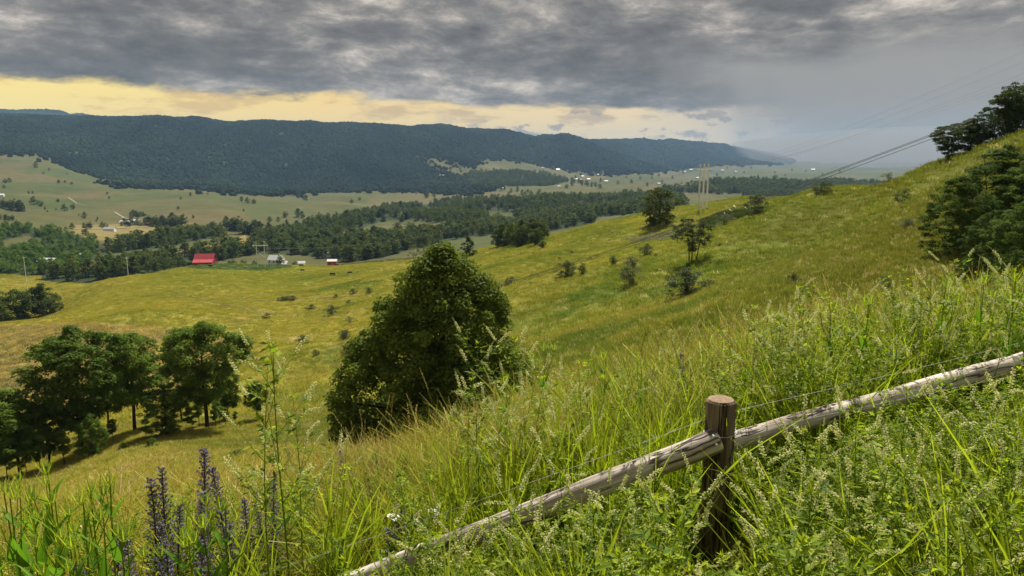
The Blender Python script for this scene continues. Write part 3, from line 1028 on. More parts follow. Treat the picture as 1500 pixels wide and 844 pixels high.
PASTURE = [  # (px, py foot, height in px)
    (53, 246, 9), (8, 268, 7), (14, 267, 6), (6, 276, 5), (42, 284, 4), (48, 284, 4), (50, 300, 12), (60, 302, 9), (86, 269, 6), (95, 268, 4), (105, 270, 4),
    (64, 255, 3), (72, 250, 4), (98, 256, 3), (146, 258, 4), (158, 268, 6), (160, 272, 5), (164, 263, 4), (157, 285, 4), (160, 291, 4), (85, 297, 6), (95, 309, 10), (107, 306, 8), (124, 320, 9),
    (66, 307, 4), (82, 308, 3), (70, 311, 3), (116, 316, 3), (143, 322, 4), (141, 325, 3), (106, 336, 9), (125, 335, 10), (132, 336, 11), (150, 333, 8), (154, 335, 9), (126, 345, 9), (139, 349, 7),
    (265, 292, 4), (279, 287, 5), (261, 307, 5), (283, 320, 5), (354, 295, 7), (363, 297, 8), (372, 298, 7), (437, 291, 7), (446, 293, 6), (449, 294, 5), (437, 318, 12), (443, 320, 10),
    (418, 318, 9), (408, 325, 7), (395, 325, 8), (420, 330, 8), (357, 310, 4), (515, 298, 6), (527, 293, 5), (610, 285, 4), (625, 290, 8), (636, 289, 6), (620, 276, 5), (660, 252, 5), (630, 240, 5), (674, 250, 5),
    (640, 263, 5), (700, 262, 4), (745, 286, 5), (770, 286, 6), (790, 282, 6), (850, 268, 6), (838, 272, 6), (830, 275, 6), (843, 262, 5), (860, 270, 5), (872, 271, 5), (880, 266, 5), (812, 258, 4), (795, 253, 4),
    (905, 270, 5), (925, 268, 5), (938, 262, 4), (955, 262, 4), (948, 272, 5), (965, 258, 4), (985, 262, 4), (1000, 255, 3), (1030, 262, 4), (1050, 258, 4), (1075, 262, 4), (1090, 254, 3), (1110, 258, 3),
    (1135, 254, 3), (1150, 258, 3), (1180, 252, 3), (1205, 256, 3), (1160, 250, 3), (1100, 247, 3), (1065, 247, 3), (1230, 252, 3), (970, 268, 4), (1012, 268, 4), (935, 280, 5), (720, 338, 15), (735, 330, 14), (730, 322, 12),
]
PAST_LABEL = 'small dark round tree growing by itself in the open valley fields'
for i, (px, py, hp) in enumerate(PASTURE):
    p = at(px, py, 520)
    h = max(hp * p.y / F * 1.08, 2.5)
    k = K_ROUND[i % 3] if i % 4 else K_OVAL[i % 3]
    tree(k, 'pasture_tree', p, h, PAST_LABEL, 'tree', 'trees scattered over the valley fields')

ROWS = [  # rows along fences and streams: (from, to, count, height px, label)
    ((175, 332), (255, 330), 14, 10, 'dark bushy tree in the row below the valley farmstead', 'trees in the row below the farmstead'),
    ((215, 330), (272, 328), 16, 15, 'tall dark tree in the thick belt beside the valley farmstead', 'trees of the belt beside the farmstead'),
    ((330, 334), (400, 350), 16, 20, 'tall dark tree in the belt along the creek behind the barn', 'trees of the creek belt'),
    ((0, 305), (36, 312), 9, 16, 'dark tree in the small grove on the rolling pasture', 'trees of the grove on the pasture'),
    ((0, 322), (20, 324), 5, 9, 'dark bush in the low row above the bright thicket', 'bushes above the thicket'),
    ((190, 320), (212, 319), 6, 10, 'dark tree directly behind the white farmstead', 'trees behind the farmstead'),
    ((700, 276), (790, 286), 12, 8, 'small dark tree in the row between far fields', 'trees in the row between far fields'),
    ((820, 262), (880, 276), 12, 7, 'small dark tree among the scattered white far houses', 'trees among the far houses'),
]
for (a, b, n, hp, lab, grp) in ROWS:
    for i in range(n):
        f = (i + random.uniform(0.2, 0.8)) / n
        p = at(a[0] + (b[0] - a[0]) * f, a[1] + (b[1] - a[1]) * f + random.uniform(-2, 2), 520)
        h = hp * random.uniform(0.7, 1.15) * p.y / F
        tree(random.choice(K_ROUND + K_OVAL), 'row_tree', p, h, lab, 'tree', grp, wx=random.uniform(0.85, 1.25))

# groves near the middle hill
GROVE_L = [(8, 452, 50), (35, 450, 54), (62, 446, 50), (-12, 456, 40), (78, 440, 30)]
K_MID = [TreeKind(230 + i, Env(ROUND, 0.46, 0.16, i), 70, 0.11, 5200, 0.042, 0.036, 0.08, MIDG, 0.024, 12, 0.5) for i in range(3)]
for i, (px, py, hp) in enumerate(GROVE_L):
    p = on(px, 330 + 8 * (i % 3)); h = hp * p.y / F
    tree(K_MID[i % 3], 'grove_tree', p, h, 'leafy round tree in the grove at the foot of the golden hill', 'tree', 'trees of the grove below the golden hill', wx=1.1)
for i, (px, py, hp) in enumerate([(738, 362, 36), (752, 360, 38), (766, 358, 38), (780, 356, 38), (792, 353, 34), (730, 362, 28), (759, 363, 30), (786, 358, 28)]):
    p = at(px, py, 120); h = hp * p.y / F
    tree(K_MID[i % 3], 'hillside_tree', p, h, 'dense dark tree in the compact clump on the green hill shoulder', 'tree', 'trees of the clump on the hill shoulder', wx=0.95)
p = at(686, 376, 120)
tree(K_CONE[0], 'hillside_tree', p, 33 * p.y / F, 'single dark pointed tree on the hill beyond the big maple', 'tree', wx=1.05)
p = at(795, 364, 120)
tree(K_MID[1], 'hillside_shrub', p, 13 * p.y / F, 'single small round shrub below the compact hill clump', 'shrub', wx=1.1)
K_SPARSE = TreeKind(240, Env(OVAL, 0.34, 0.18, 2), 20, 0.10, 700, 0.045, 0.035, 0.2, OLIVEG, 0.018, 14, 0.4, stems=2)
for i, (px, py, hp) in enumerate([(606, 382, 24), (618, 378, 22), (632, 372, 30), (642, 374, 26)]):
    p = at(px, py, 150)
    tree(K_SPARSE, 'sparse_tree', p, hp * p.y / F, 'thin half bare grey tree above the crown of the maple', 'tree', 'thin bare trees behind the maple')

# far slopes of the hill: bushes
K_BUSH = [TreeKind(250 + i, Env([(0, 0.5), (0.2, 0.85), (0.5, 1.0), (0.75, 0.8), (0.92, 0.45), (1, 0.1)], 0.68, 0.22, i), 60, 0.15, 4200, 0.055, 0.030, 0.02, OLIVEG, 0.02, 16, 0.4, stems=4) for i in range(3)]
K_GBUSH = [TreeKind(260 + i, Env([(0, 0.35), (0.3, 0.8), (0.6, 1.0), (0.85, 0.7), (1, 0.15)], 0.60, 0.25, i), 40, 0.15, 2400, 0.05, 0.024, 0.05, GREYG, 0.02, 20, 0.4, stems=5) for i in range(2)]
BUSHES = [  # px, py foot, height px, width factor, kind, label
    (1006, 436, 38, 1.15, K_BUSH[0], 'large dark silvery bush below the small multi stemmed tree on the slope'),
    (924, 416, 36, 0.9, K_GBUSH[0], 'thin grey half dead bush on the open slope'),
    (830, 404, 20, 1.1, K_BUSH[1], 'compact round dark bush with a narrow little bush beside it'),
    (853, 403, 15, 0.55, K_BUSH[2], 'narrow little bush standing next to a compact round bush'),
    (898, 389, 12, 0.8, K_BUSH[2], 'tiny upright bush above the thin grey bush'),
    (947, 374, 15, 1.1, K_BUSH[1], 'small bush with one stray upright shoot near the lavender patch'),
    (1109, 317, 27, 1.0, K_BUSH[0], 'bush at the end of the row of yellow guy wire guards'),
    (1062, 333, 18, 1.3, K_GBUSH[1], 'pale grey bush next to the foot of the tall three pole line'),
    (1323, 297, 18, 0.8, K_BUSH[2], 'dark bush on the upper slope left of the locust thicket'),
    (1301, 255, 15, 1.2, K_GBUSH[0], 'bush standing out on the crest of the slope against the grey valley'),
    (1161, 420, 18, 0.7, K_BUSH[1], 'small dark bush just above the flowering weeds on the slope'),
    (1329, 335, 14, 1.5, K_GBUSH[1], 'low spreading dull bush near the locust thicket'),
    (1297, 432, 26, 0.8, K_GBUSH[0], 'grey bush right behind the tallest white flowered weeds'),
    (1205, 283, 14, 1.5, K_BUSH[0], 'dark bush on the rim of the slope before the wooded rise'),
    (391, 468, 8, 1.0, K_BUSH[0], 'round dark bush on the golden slope nearest the dry field'),
    (445, 504, 12, 1.1, K_BUSH[1], 'round dark bush on the golden slope just below the thin wire'),
    (463, 520, 8, 0.8, K_BUSH[2], 'small upright bush on the golden slope below the thin wire'),
    (456, 454, 7, 1.4, K_BUSH[0], 'flat dark bush on the golden slope under the field fence line'),
    (487, 461, 12, 1.1, K_BUSH[1], 'pair of bushes seen as one on the golden slope above the slim wooden pole'),
    (513, 474, 10, 1.2, K_GBUSH[1], 'grey bush close behind the slim wooden pole'),
    (506, 495, 11, 1.3, K_BUSH[2], 'dark bush at the foot of the slim wooden pole'),
    (514, 515, 13, 1.2, K_BUSH[0], 'dark bush between the slim wooden pole and the big maple'),
    (748, 416, 10, 1.0, K_BUSH[2], 'lone small bush on the slope right of the maple top'),
    (420, 440, 6, 2.0, K_BUSH[1], 'low dark bush in the field fence line across the golden hill'),
    (413, 441, 6, 1.4, K_BUSH[2], 'low dark bush in the field fence line across the golden hill'),
    (429, 440, 6, 1.4, K_BUSH[0], 'low dark bush in the field fence line across the golden hill'),
    (517, 431, 7, 1.0, K_BUSH[0], 'low dark bush in the field fence line across the golden hill'),
    (541, 430, 8, 1.0, K_BUSH[1], 'low dark bush in the field fence line across the golden hill'),
    (492, 436, 5, 1.0, K_BUSH[1], 'low dark bush in the field fence line across the golden hill'),
]
for px, py, hp, wx, k, lab in BUSHES:
    p = on(px, 146) if 'crest of the slope' in lab else at(px, py, 30)
    g = 'bushes in the field fence line' if 'fence line across' in lab else 'bushes on the slopes'
    tree(k, 'bush', p, hp * p.y / F * 1.2, lab, 'bush', g, wx=wx)
# specks of brush on the slope
for i in range(26):
    px, py = random.choice([(random.uniform(820, 1250), random.uniform(345, 440)), (random.uniform(380, 560), random.uniform(425, 520)), (random.uniform(780, 950), random.uniform(360, 400))])
    p = at(px, py, 30)
    tree(random.choice(K_BUSH + K_GBUSH), 'tiny_bush', p, random.uniform(3, 6) * p.y / F, 'tiny knee high bush in the open grass of the slopes', 'bush', 'tiny bushes on the slopes', wx=random.uniform(0.8, 1.5))

# little multi-stemmed tree and the round tree by the line
K_MULTI = TreeKind(270, Env([(0, 0.3), (0.2, 0.6), (0.35, 0.95), (0.5, 0.7), (0.7, 0.95), (0.9, 0.6), (1, 0.15)], 0.50, 0.2, 3), 90, 0.075, 6500, 0.036, 0.017, 0.26, OLIVEG, 0.020, 34, 0.6, stems=3, flatten=0.6)
p = at(1013, 384, 40)
tree(K_MULTI, 'multi_stem_tree', p, 68 * p.y / F, 'small open multi stemmed tree below the tall three pole line', 'tree', rz=0.6)
K_RTREE = TreeKind(271, Env([(0, 0.7), (0.15, 0.95), (0.35, 0.9), (0.5, 0.88), (0.7, 1.0), (0.88, 0.72), (1, 0.25)], 0.56, 0.16, 1), 90, 0.11, 6500, 0.042, 0.034, 0.05, ((0.05, 0.075, 0.016), (0.14, 0.165, 0.026)), 0.035, 16, 0.5)
p = at(966, 328, 60)
tree(K_RTREE, 'round_tree', p, 54 * p.y / F, 'broad round leafy tree left of the tall three pole line', 'tree', rz=1.2)

# --- the big maple
MAP_Y = 54.0
pm = on(646, MAP_Y)
hm = height_to(pm, 360)
def maple():
    rng = np.random.default_rng(5)
    env = Env([(0, 0.85), (0.08, 1.0), (0.25, 0.95), (0.42, 0.82), (0.6, 0.65), (0.78, 0.48), (0.9, 0.31), (1, 0.08)], hm * 0.51, 0.045, 0.6, right=1.12, left=1.10)
    mb, Cs = crown_mb(rng, hm, env, 640, 0.95, 104000, 0.25, 0.19, hm * 0.05, ((0.045, 0.078, 0.013), (0.155, 0.205, 0.032)), up=0.55, shell=0.6, lean=(0.3, 0), flatten=0.8)
    e = empty('maple_tree', pm, 0, 1, 'large broad dark maple tree alone in the hollow below the fence', 'tree')
    obj('crown', mb.mesh('crown', [M_TREE]), e)
    obj('trunk', trunk_mb(rng, hm, Cs, 0.36, hm * 0.05, 60, (0.3, 0)).mesh('trunk', [M_BARK], smooth=True), e)
maple()

# --- locusts on the left
K_LOC = []
for i, (tab, R, base) in enumerate([(UMB, 0.35, 0.24), (ROUND, 0.36, 0.30), (UMB, 0.38, 0.26), (ROUND, 0.46, 0.05)]):
    K_LOC.append(TreeKind(300 + i, Env(tab, R, 0.18, i + 1), 190, 0.062, 24000, 0.026, 0.013, base, LOCG, 0.020, 44, 0.7, stems=1, flatten=0.62))
K_SAP = TreeKind(310, Env(OVAL, 0.22, 0.16, 1), 26, 0.09, 2600, 0.04, 0.022, 0.35, LOCG, 0.012, 12, 0.6, flatten=0.5)
LOC = [  # px, distance, top py, kind, width, label
    (122, 84, 478, 0, 1.0, 'tallest dark locust tree of the left grove with a bare forked trunk'),
    (198, 92, 481, 1, 0.9, 'airy locust tree between the two tallest of the left grove'),
    (303, 88, 466, 2, 1.0, 'tall locust tree at the right end of the left grove'),
    (244, 84, 562, 3, 1.05, 'short bushy locust with leaves to the ground in the left grove'),
    (160, 96, 525, 1, 0.8, 'locust tree with a low horizontal limb in the left grove'),
    (266, 97, 525, 0, 0.75, 'slender locust tree behind the bushy one in the left grove'),
    (30, 78, 578, 1, 1.1, 'broad low locust at the left end of the grove'),
    (74, 82, 590, 2, 0.95, 'low locust below the tallest tree of the left grove'),
    (-15, 74, 570, 0, 1.2, 'broad low locust at the downhill end of the grove'),
    (334, 95, 540, 1, 0.75, 'slim locust pressed against the tall one at the right end of the grove'),
    (136, 80, 605, 3, 0.8, 'low bushy locust before the tallest trunk of the left grove'),
    (377, 92, 556, 1, 0.8, 'small locust standing clear to the right of the left grove'),
]
for px, Y, top, k, wx, lab in LOC:
    p = on(px, Y)
    tree(K_LOC[k], 'locust_tree', p, height_to(p, top), lab, 'tree', 'locust trees of the left grove', wx=wx)
for px, Y, top in [(12, 73, 640), (40, 75, 640), (60, 77, 632), (95, 80, 625), (166, 87, 610), (282, 86, 600), (316, 88, 590), (331, 88, 595), (345, 90, 600), (150, 85, 620), (322, 91, 585), (292, 90, 580)]:
    p = on(px, Y)
    tree(K_SAP, 'locust_sapling', p, height_to(p, top), 'thin straight locust sapling standing under the left grove', 'sapling', 'saplings under the left grove')
# leafy shrubs at the grove's foot
K_SHRUB = TreeKind(320, Env([(0, 0.7), (0.3, 1.0), (0.7, 0.8), (1, 0.2)], 0.8, 0.2, 2), 30, 0.18, 1800, 0.11, 0.05, 0.02, ((0.07, 0.12, 0.02), (0.14, 0.20, 0.035)), 0.02, 8, 0.6, stems=3)
for px, py, hp, lab in [(222, 658, 18, 'bright green low shrub in the grass before the bushy locust'), (182, 660, 14, 'small bright shrub in the grass under the left grove')]:
    p = at(px, py, 30)
    tree(K_SHRUB, 'low_shrub', p, hp * p.y / F, lab, 'shrub', 'low shrubs by the left grove')
p = at(345, 672, 30)
tree(K_BUSH[1], 'low_shrub', p, 14 * p.y / F, 'low dark flat bush in the golden grass right of the left grove', 'shrub', 'low shrubs by the left grove', wx=1.6)

# --- locusts on the right
K_FROND = []
for i, (R, base) in enumerate([(0.55, 0.03), (0.50, 0.10), (0.60, 0.02)]):
    K_FROND.append(TreeKind(330 + i, Env([(0, 0.7), (0.2, 0.95), (0.45, 1.0), (0.7, 0.85), (0.9, 0.5), (1, 0.1)], R, 0.15, i), 260, 0.072, 30000, 0.028, 0.013, base, ((0.040, 0.075, 0.014), (0.105, 0.170, 0.032)), 0.016, 44, 0.8, stems=2, flatten=0.5))
RIGHT = [
    (1400, 62, 255, 0, 0.8, 'locust at the left edge of the dark thicket on the right slope'),
    (1462, 66, 212, 1, 1.0, 'tall locust rising above the dark thicket on the right slope'),
    (1520, 62, 225, 0, 1.0, 'locust at the upper side of the dark thicket on the right slope'),
    (1455, 54, 305, 2, 0.8, 'locust with spreading fronds in front of the dark thicket'),
    (1505, 50, 285, 2, 0.9, 'locust with drooping fronds at the lower side of the dark thicket'),
    (1425, 50, 362, 0, 0.7, 'small frondy locust at the foot of the dark thicket'),
    (1482, 46, 365, 2, 0.8, 'low locust nearest the flowering weeds below the dark thicket'),
]
for px, Y, top, k, wx, lab in RIGHT:
    p = on(px, Y)
    tree(K_FROND[k], 'locust_tree', p, height_to(p, top), lab, 'tree', 'locusts of the right thicket', wx=wx)
K_CREST = [TreeKind(340 + i, Env(UMB, 0.52, 0.2, i), 110, 0.085, 10000, 0.040, 0.020, 0.08, ((0.030, 0.050, 0.012), (0.075, 0.110, 0.024)), 0.020, 36, 0.6, stems=2, flatten=0.55) for i in range(2)]
CREST_L = ['lowest dark tree at the downhill end of the crest row, leaning out over the slope', 'low dark tree second from the downhill end of the crest row', 'middle sized dark tree in the middle of the crest row', 'dark crest tree right under the tallest ones', 'tall dark tree of the crest row', 'tallest dark tree at the uphill end of the crest row', 'low bushy tree filling the foot of the crest row', 'bushy dark tree between the middle and the tall trees of the crest row']
for i, (px, Y, top, wx) in enumerate([(1392, 124, 178, 1.2), (1418, 120, 172, 1.1), (1448, 118, 158, 1.0), (1474, 114, 128, 0.85), (1500, 112, 112, 0.9), (1535, 112, 100, 1.0), (1432, 122, 185, 1.2), (1486, 116, 150, 1.1)]):
    p = on(px, Y)
    tree(K_CREST[i % 2], 'crest_tree', p, height_to(p, top), CREST_L[i], 'tree', 'trees on the crest of the right hill', wx=wx)

# ------------------------------------------------------------------ buildings

def gable_house(name, p, rz, w, d, h, rh, label, cat, wall, roof, over=0.4, windows=(), doors=(), chimney=None, lean=None, group=None, trim=None):
    """walls with gables (ridge along local X), overhanging roof slabs, openings set into the walls"""
    e = empty(name, p, rz, 1, label, cat, group)
    mb = MB()
    V = [(-w / 2, -d / 2, -1.2), (w / 2, -d / 2, -1.2), (w / 2, d / 2, -1.2), (-w / 2, d / 2, -1.2), (-w / 2, -d / 2, h), (w / 2, -d / 2, h), (w / 2, d / 2, h), (-w / 2, d / 2, h), (-w / 2, 0, h + rh), (w / 2, 0, h + rh)]
    mb.add(V, [(0, 1, 5, 4), (2, 3, 7, 6)]); mb.add(V, [(1, 2, 6, 9, 5), (3, 0, 4, 8, 7)])
    obj('wall', mb.mesh('wall', [wall]), e)
    mb = MB()
    k = over * rh / (d / 2)
    for s in (-1, 1):
        a = np.array([(-w / 2 - over, s * (d / 2 + over), h - k), (w / 2 + over, s * (d / 2 + over), h - k), (w / 2 + over, 0, h + rh), (-w / 2 - over, 0, h + rh)])
        b = a + np.array([0, 0, 0.22])
        mb.add(np.r_[a, b], [(0, 3, 2, 1), (4, 5, 6, 7), (0, 1, 5, 4), (1, 2, 6, 5), (2, 3, 7, 6), (3, 0, 4, 7)])
    r = obj('roof', mb.mesh('roof', [roof]), e)
    if chimney is not None:
        mb = MB(); cx = chimney
        mb.box((cx - 0.4, -0.4, h + rh - 0.8), (cx + 0.4, 0.4, h + rh + 1.3))
        obj('chimney', mb.mesh('chimney', [M_GREY]), r)
    for (side, c, z, ww, hh) in windows:
        opening('window', e, side, c, z, ww, hh, w, d, M_DARKWIN, trim or M_WHITE)
    for (side, c, ww, hh) in doors:
        opening('door', e, side, c, hh / 2, ww, hh, w, d, M_DARKWIN, trim or M_WHITE)
    if lean:
        for s, dep, hl in lean:                       # lean-to along a long side
            mb = MB()
            y0, y1 = s * d / 2, s * (d / 2 + dep)
            V = [(-w / 2, y0, -1.2), (w / 2, y0, -1.2), (w / 2, y1, -1.2), (-w / 2, y1, -1.2), (-w / 2, y0, h - 0.1), (w / 2, y0, h - 0.1), (w / 2, y1, hl), (-w / 2, y1, hl)]
            mb.add(V, [(0, 1, 5, 4), (1, 2, 6, 5), (2, 3, 7, 6), (3, 0, 4, 7)])
            obj('lean_to', mb.mesh('lean_to', [wall]), e)
            a = np.array([(-w / 2 - 0.4, y0, h + 0.05), (w / 2 + 0.4, y0, h + 0.05), (w / 2 + 0.4, y1 + s * 0.4, hl - 0.05), (-w / 2 - 0.4, y1 + s * 0.4, hl - 0.05)])
            b = a + np.array([0, 0, 0.2])
            mb = MB(); mb.add(np.r_[a, b], [(0, 3, 2, 1), (4, 5, 6, 7), (0, 1, 5, 4), (1, 2, 6, 5), (2, 3, 7, 6), (3, 0, 4, 7)])
            obj('lean_to_roof', mb.mesh('lean_to_roof', [roof]), e)
    return e


def opening(kind, e, side, c, z, ww, hh, w, d, m_in, m_frame):
    """side 'f','b' = long walls, 'l','r' = gable ends"""
    mb, fb = MB(), MB()
    t = 0.06

    def bx(m, u0, u1, v0, v1, o0, o1):
        if side == 'f': m.box((u0, -d / 2 - o1, v0), (u1, -d / 2 - o0, v1))
        elif side == 'b': m.box((u0, d / 2 + o0, v0), (u1, d / 2 + o1, v1))
        elif side == 'l': m.box((-w / 2 - o1, u0, v0), (-w / 2 - o0, u1, v1))
        else: m.box((w / 2 + o0, u0, v0), (w / 2 + o1, u1, v1))
    bx(mb, c - ww / 2, c + ww / 2, z - hh / 2, z + hh / 2, 0.01, 0.05)
    o = obj(kind, mb.mesh(kind, [m_in]), e)
    for (u0, u1, v0, v1) in ((c - ww / 2 - .12, c - ww / 2, z - hh / 2 - .12, z + hh / 2 + .12), (c + ww / 2, c + ww / 2 + .12, z - hh / 2 - .12, z + hh / 2 + .12),
                             (c - ww / 2, c + ww / 2, z + hh / 2, z + hh / 2 + .12), (c - ww / 2, c + ww / 2, z - hh / 2 - .12, z - hh / 2)):
        bx(fb, u0, u1, v0, v1, 0.012, 0.09)
    obj('frame', fb.mesh('frame', [m_frame]), o)


def farm():
    p = on(301, 515)
    gable_house('red_barn', p, 0.10, 12.5, 7.5, 4.0, 3.6, 'long red barn with a red metal roof and low side sheds', 'barn', M_RED, M_REDROOF, 0.5,
                lean=[(-1, 3.2, 2.4), (1, 3.0, 2.4)], doors=[('r', 0.0, 2.6, 3.2)], windows=[('f', -3, 6, 0.1, 0.1)] * 0, trim=M_RED)
    e = bpy.data.objects['red_barn']
    mb = MB(); mb.box((1.2, -7.04, -0.2), (3.8, -6.96, 1.9)); obj('door', mb.mesh('door', [M_DARKWIN]), e)
    for x in (-4.4, -1.8):
        mb = MB(); mb.box((x, -7.03, 0.7), (x + 0.9, -6.96, 1.5)); obj('window', mb.mesh('window', [M_DARKWIN]), e)
    p = on(405, 520)
    e = gable_house('farmhouse', p, -0.25, 9.5, 6.5, 5.4, 2.8, 'white two storey farmhouse with pale metal roof beside the red barn', 'house', M_WHITE, M_TIN, 0.4,
                    windows=[('f', x, z, 0.9, 1.4) for x in (-3.2, 0, 3.2) for z in (1.5, 4.1)] + [('l', y, 4.1, 0.9, 1.3) for y in (-1.5, 1.5)] + [('r', 0, 4.1, 0.9, 1.3)],
                    doors=[('r', 1.2, 1.0, 2.1)], chimney=2.5, trim=M_WHITE)
    mb = MB()
    V = [(4.75, -2.6, -1), (9.2, -2.6, -1), (9.2, 2.6, -1), (4.75, 2.6, -1), (4.75, -2.6, 2.7), (9.2, -2.6, 2.7), (9.2, 2.6, 2.7), (4.75, 2.6, 2.7), (4.75, 0, 4.4), (9.2, 0, 4.4)]
    mb.add(V, [(0, 1, 5, 4), (2, 3, 7, 6)]); mb.add(V, [(1, 2, 6, 9, 5)])
    obj('wing', mb.mesh('wing', [M_WHITE]), e)
    mb = MB()
    for s in (-1, 1):
        a = np.array([(4.8, s * 3.0, 2.45), (9.6, s * 3.0, 2.45), (9.6, 0, 4.45), (4.8, 0, 4.45)]); b = a + np.array([0, 0, 0.2])
        mb.add(np.r_[a, b], [(0, 3, 2, 1), (4, 5, 6, 7), (0, 1, 5, 4), (1, 2, 6, 5), (2, 3, 7, 6), (3, 0, 4, 7)])
    obj('wing_roof', mb.mesh('wing_roof', [M_TIN]), e)
    p = on(442, 520)
    gable_house('garden_shed', p, 0.2, 4.6, 3.4, 2.7, 1.3, 'small white shed between the farmhouse and the little red shed', 'shed', M_WHITE, M_TIN, 0.3, doors=[('f', 0.6, 1.0, 2.0)], windows=[('f', -1.2, 1.6, 0.7, 0.8)])
    p = on(487, 510)
    gable_house('red_shed', p, 0.1, 6.2, 4.2, 3.8, 1.1, 'little red shed with a white metal roof at the wood edge', 'shed', M_RED, M_TIN, 0.35, windows=[('f', 0.4, 2.0, 0.8, 0.9)], doors=[('l', 0, 1.4, 2.1)])
    p = on(483, 700)
    gable_house('long_shed', p, 0.05, 11, 6, 3.4, 1.4, 'white roofed long shed showing through the dark wood', 'shed', M_WHITE, M_TIN, 0.4)
    # bushes and shade tree by the house
    p = on(411, 506); tree(K_ROUND[0], 'yard_tree', p, 7.0, 'dark round tree hiding the corner of the white farmhouse', 'tree', wx=0.95)
    for px, hh, lab in [(337, 4.2, 'round yard bush closest to the red barn'), (357, 4.6, 'round yard bush between the barn and the twin pole pylon'), (342, 5.0, 'taller yard bush behind the round one by the barn'), (374, 4.2, 'yard bush at the foot of the twin pole pylon'), (432, 4.0, 'dark bush by the small white shed')]:
        p = on(px, 505 if hh < 5 else 520); tree(K_ROUND[1], 'yard_bush', p, hh, lab, 'bush', 'bushes of the farm yard', wx=1.15)


farm()

FARH = [  # px, distance, width m, wall, roof, label
    (120, 700, 6.5, M_WHITE, M_TIN, 'small white house at the lower edge of the green thicket'),
    (71, 640, 14, M_WHITE, M_TIN, 'long low pale shed below the bright green thicket'),
    (84, 640, 3.5, M_WHITE, M_TIN, 'tiny white shed at the end of the long pale shed'),
    (161, 950, 13, M_WHITE, M_GREY, 'low whitish barn alone in the golden valley field'),
    (184, 1180, 15, M_WHITE, M_TIN, 'white barn of the valley farmstead by the lane'),
    (198, 1200, 9, M_WHITE, M_WHITE, 'white house of the valley farmstead among dark trees'),
    (217, 1180, 9, M_RED, M_REDROOF, 'reddish building of the valley farmstead among dark trees'),
    (1, 1500, 13, M_WHITE, M_TIN, 'white house on the rolling pasture below the ridge'),
    (461, 2000, 10, M_WHITE, M_TIN, 'tiny white house in the pale fields below the forest'),
]
for px, Y, w, wm, rm, lab in FARH:
    p = on(px, Y)
    if project(p.x, p.y, p.z)[1] > 0:
        gable_house('far_house', p, random.uniform(-0.5, 0.5), w, w * 0.62, 3.2, w * 0.17, lab, 'house', wm, rm, 0.4, group='far farm buildings')
VILL = [(638, 252), (650, 258), (646, 258), (737, 277), (747, 266), (795, 247), (817, 250), (822, 246), (844, 264), (850, 264), (853, 260), (862, 264), (819, 274), (876, 257), (888, 267), (1003, 253), (1012, 250), (1040, 250), (1058, 251), (1077, 253), (1191, 250), (985, 250), (1022, 262), (965, 270)]
for i, (px, py) in enumerate(VILL):
    p = at(px, py, 2300)
    w = random.uniform(11, 17) * p.y / 3500
    gable_house('village_house', p, random.uniform(-0.8, 0.8), w, w * 0.65, w * 0.32, w * 0.2, 'tiny white house in the far fields under the ridge', 'house', M_WHITE, random.choice([M_TIN, M_WHITE, M_TIN]), 0.5, group='tiny far houses')


# cattle on the middle hill
def cow_mesh():
    rng = np.random.default_rng(2)
    mb = MB()
    # trunk, neck and head in one sweep, then legs rooted inside the body
    P = np.array([(-1.05, 0, 1.15), (-0.95, 0, 1.15), (-0.6, 0, 1.08), (0, 0, 1.02), (0.55, 0, 1.05), (0.85, 0, 1.12), (1.1, 0, 0.95), (1.3, 0, 0.6), (1.42, 0, 0.32), (1.5, 0, 0.18)])
    mb.tube(P, [0.08, 0.27, 0.36, 0.40, 0.37, 0.30, 0.20, 0.16, 0.13, 0.07], 10, cap=True)
    for x, b in ((0.62, 0), (-0.75, 1)):
        for y in (-0.2, 0.2):
            k = 0.10 if b else -0.03
            mb.tube([(x, y, 1.0), (x + k, y, 0.72), (x - k * 0.8, y, 0.42), (x - k * 0.3, y, 0.1), (x + 0.04, y, -0.04)], [0.18, 0.14, 0.075, 0.055, 0.07], 6, cap=True)
    mb.tube([(-1.05, 0, 1.25), (-1.18, 0, 1.0), (-1.2, 0, 0.55)], [0.04, 0.03, 0.05], 5, cap=True)
    for y in (-1, 1):
        mb.tube([(1.2, y * 0.1, 0.82), (1.18, y * 0.28, 0.84)], [0.05, 0.03], 5, cap=True)
    return mb.mesh('cow', [M_COW], smooth=True)


cowm = cow_mesh()
for px, py, rz in [(441, 391, 0.2), (443.5, 398, 3.0), (486.5, 404, 0.1), (488.5, 404, 2.9), (493, 390, 0.5), (513, 402, 3.3), (308, 391.5, 0.4)]:
    p = at(px, py, 330)
    o = obj('cow', cowm, None, 'black cow grazing on the golden hill near the farm', 'cow', 'cows on the golden hill', loc=p)
    o.rotation_euler = (0, 0, rz); o.scale = (1.1,) * 3

# ------------------------------------------------------------------ power lines
def pole_tube(mb, a, b, r0, r1, sides=8):
    mb.tube(np.linspace(a, b, 4), np.linspace(r0, r1, 4), sides, cap=True)


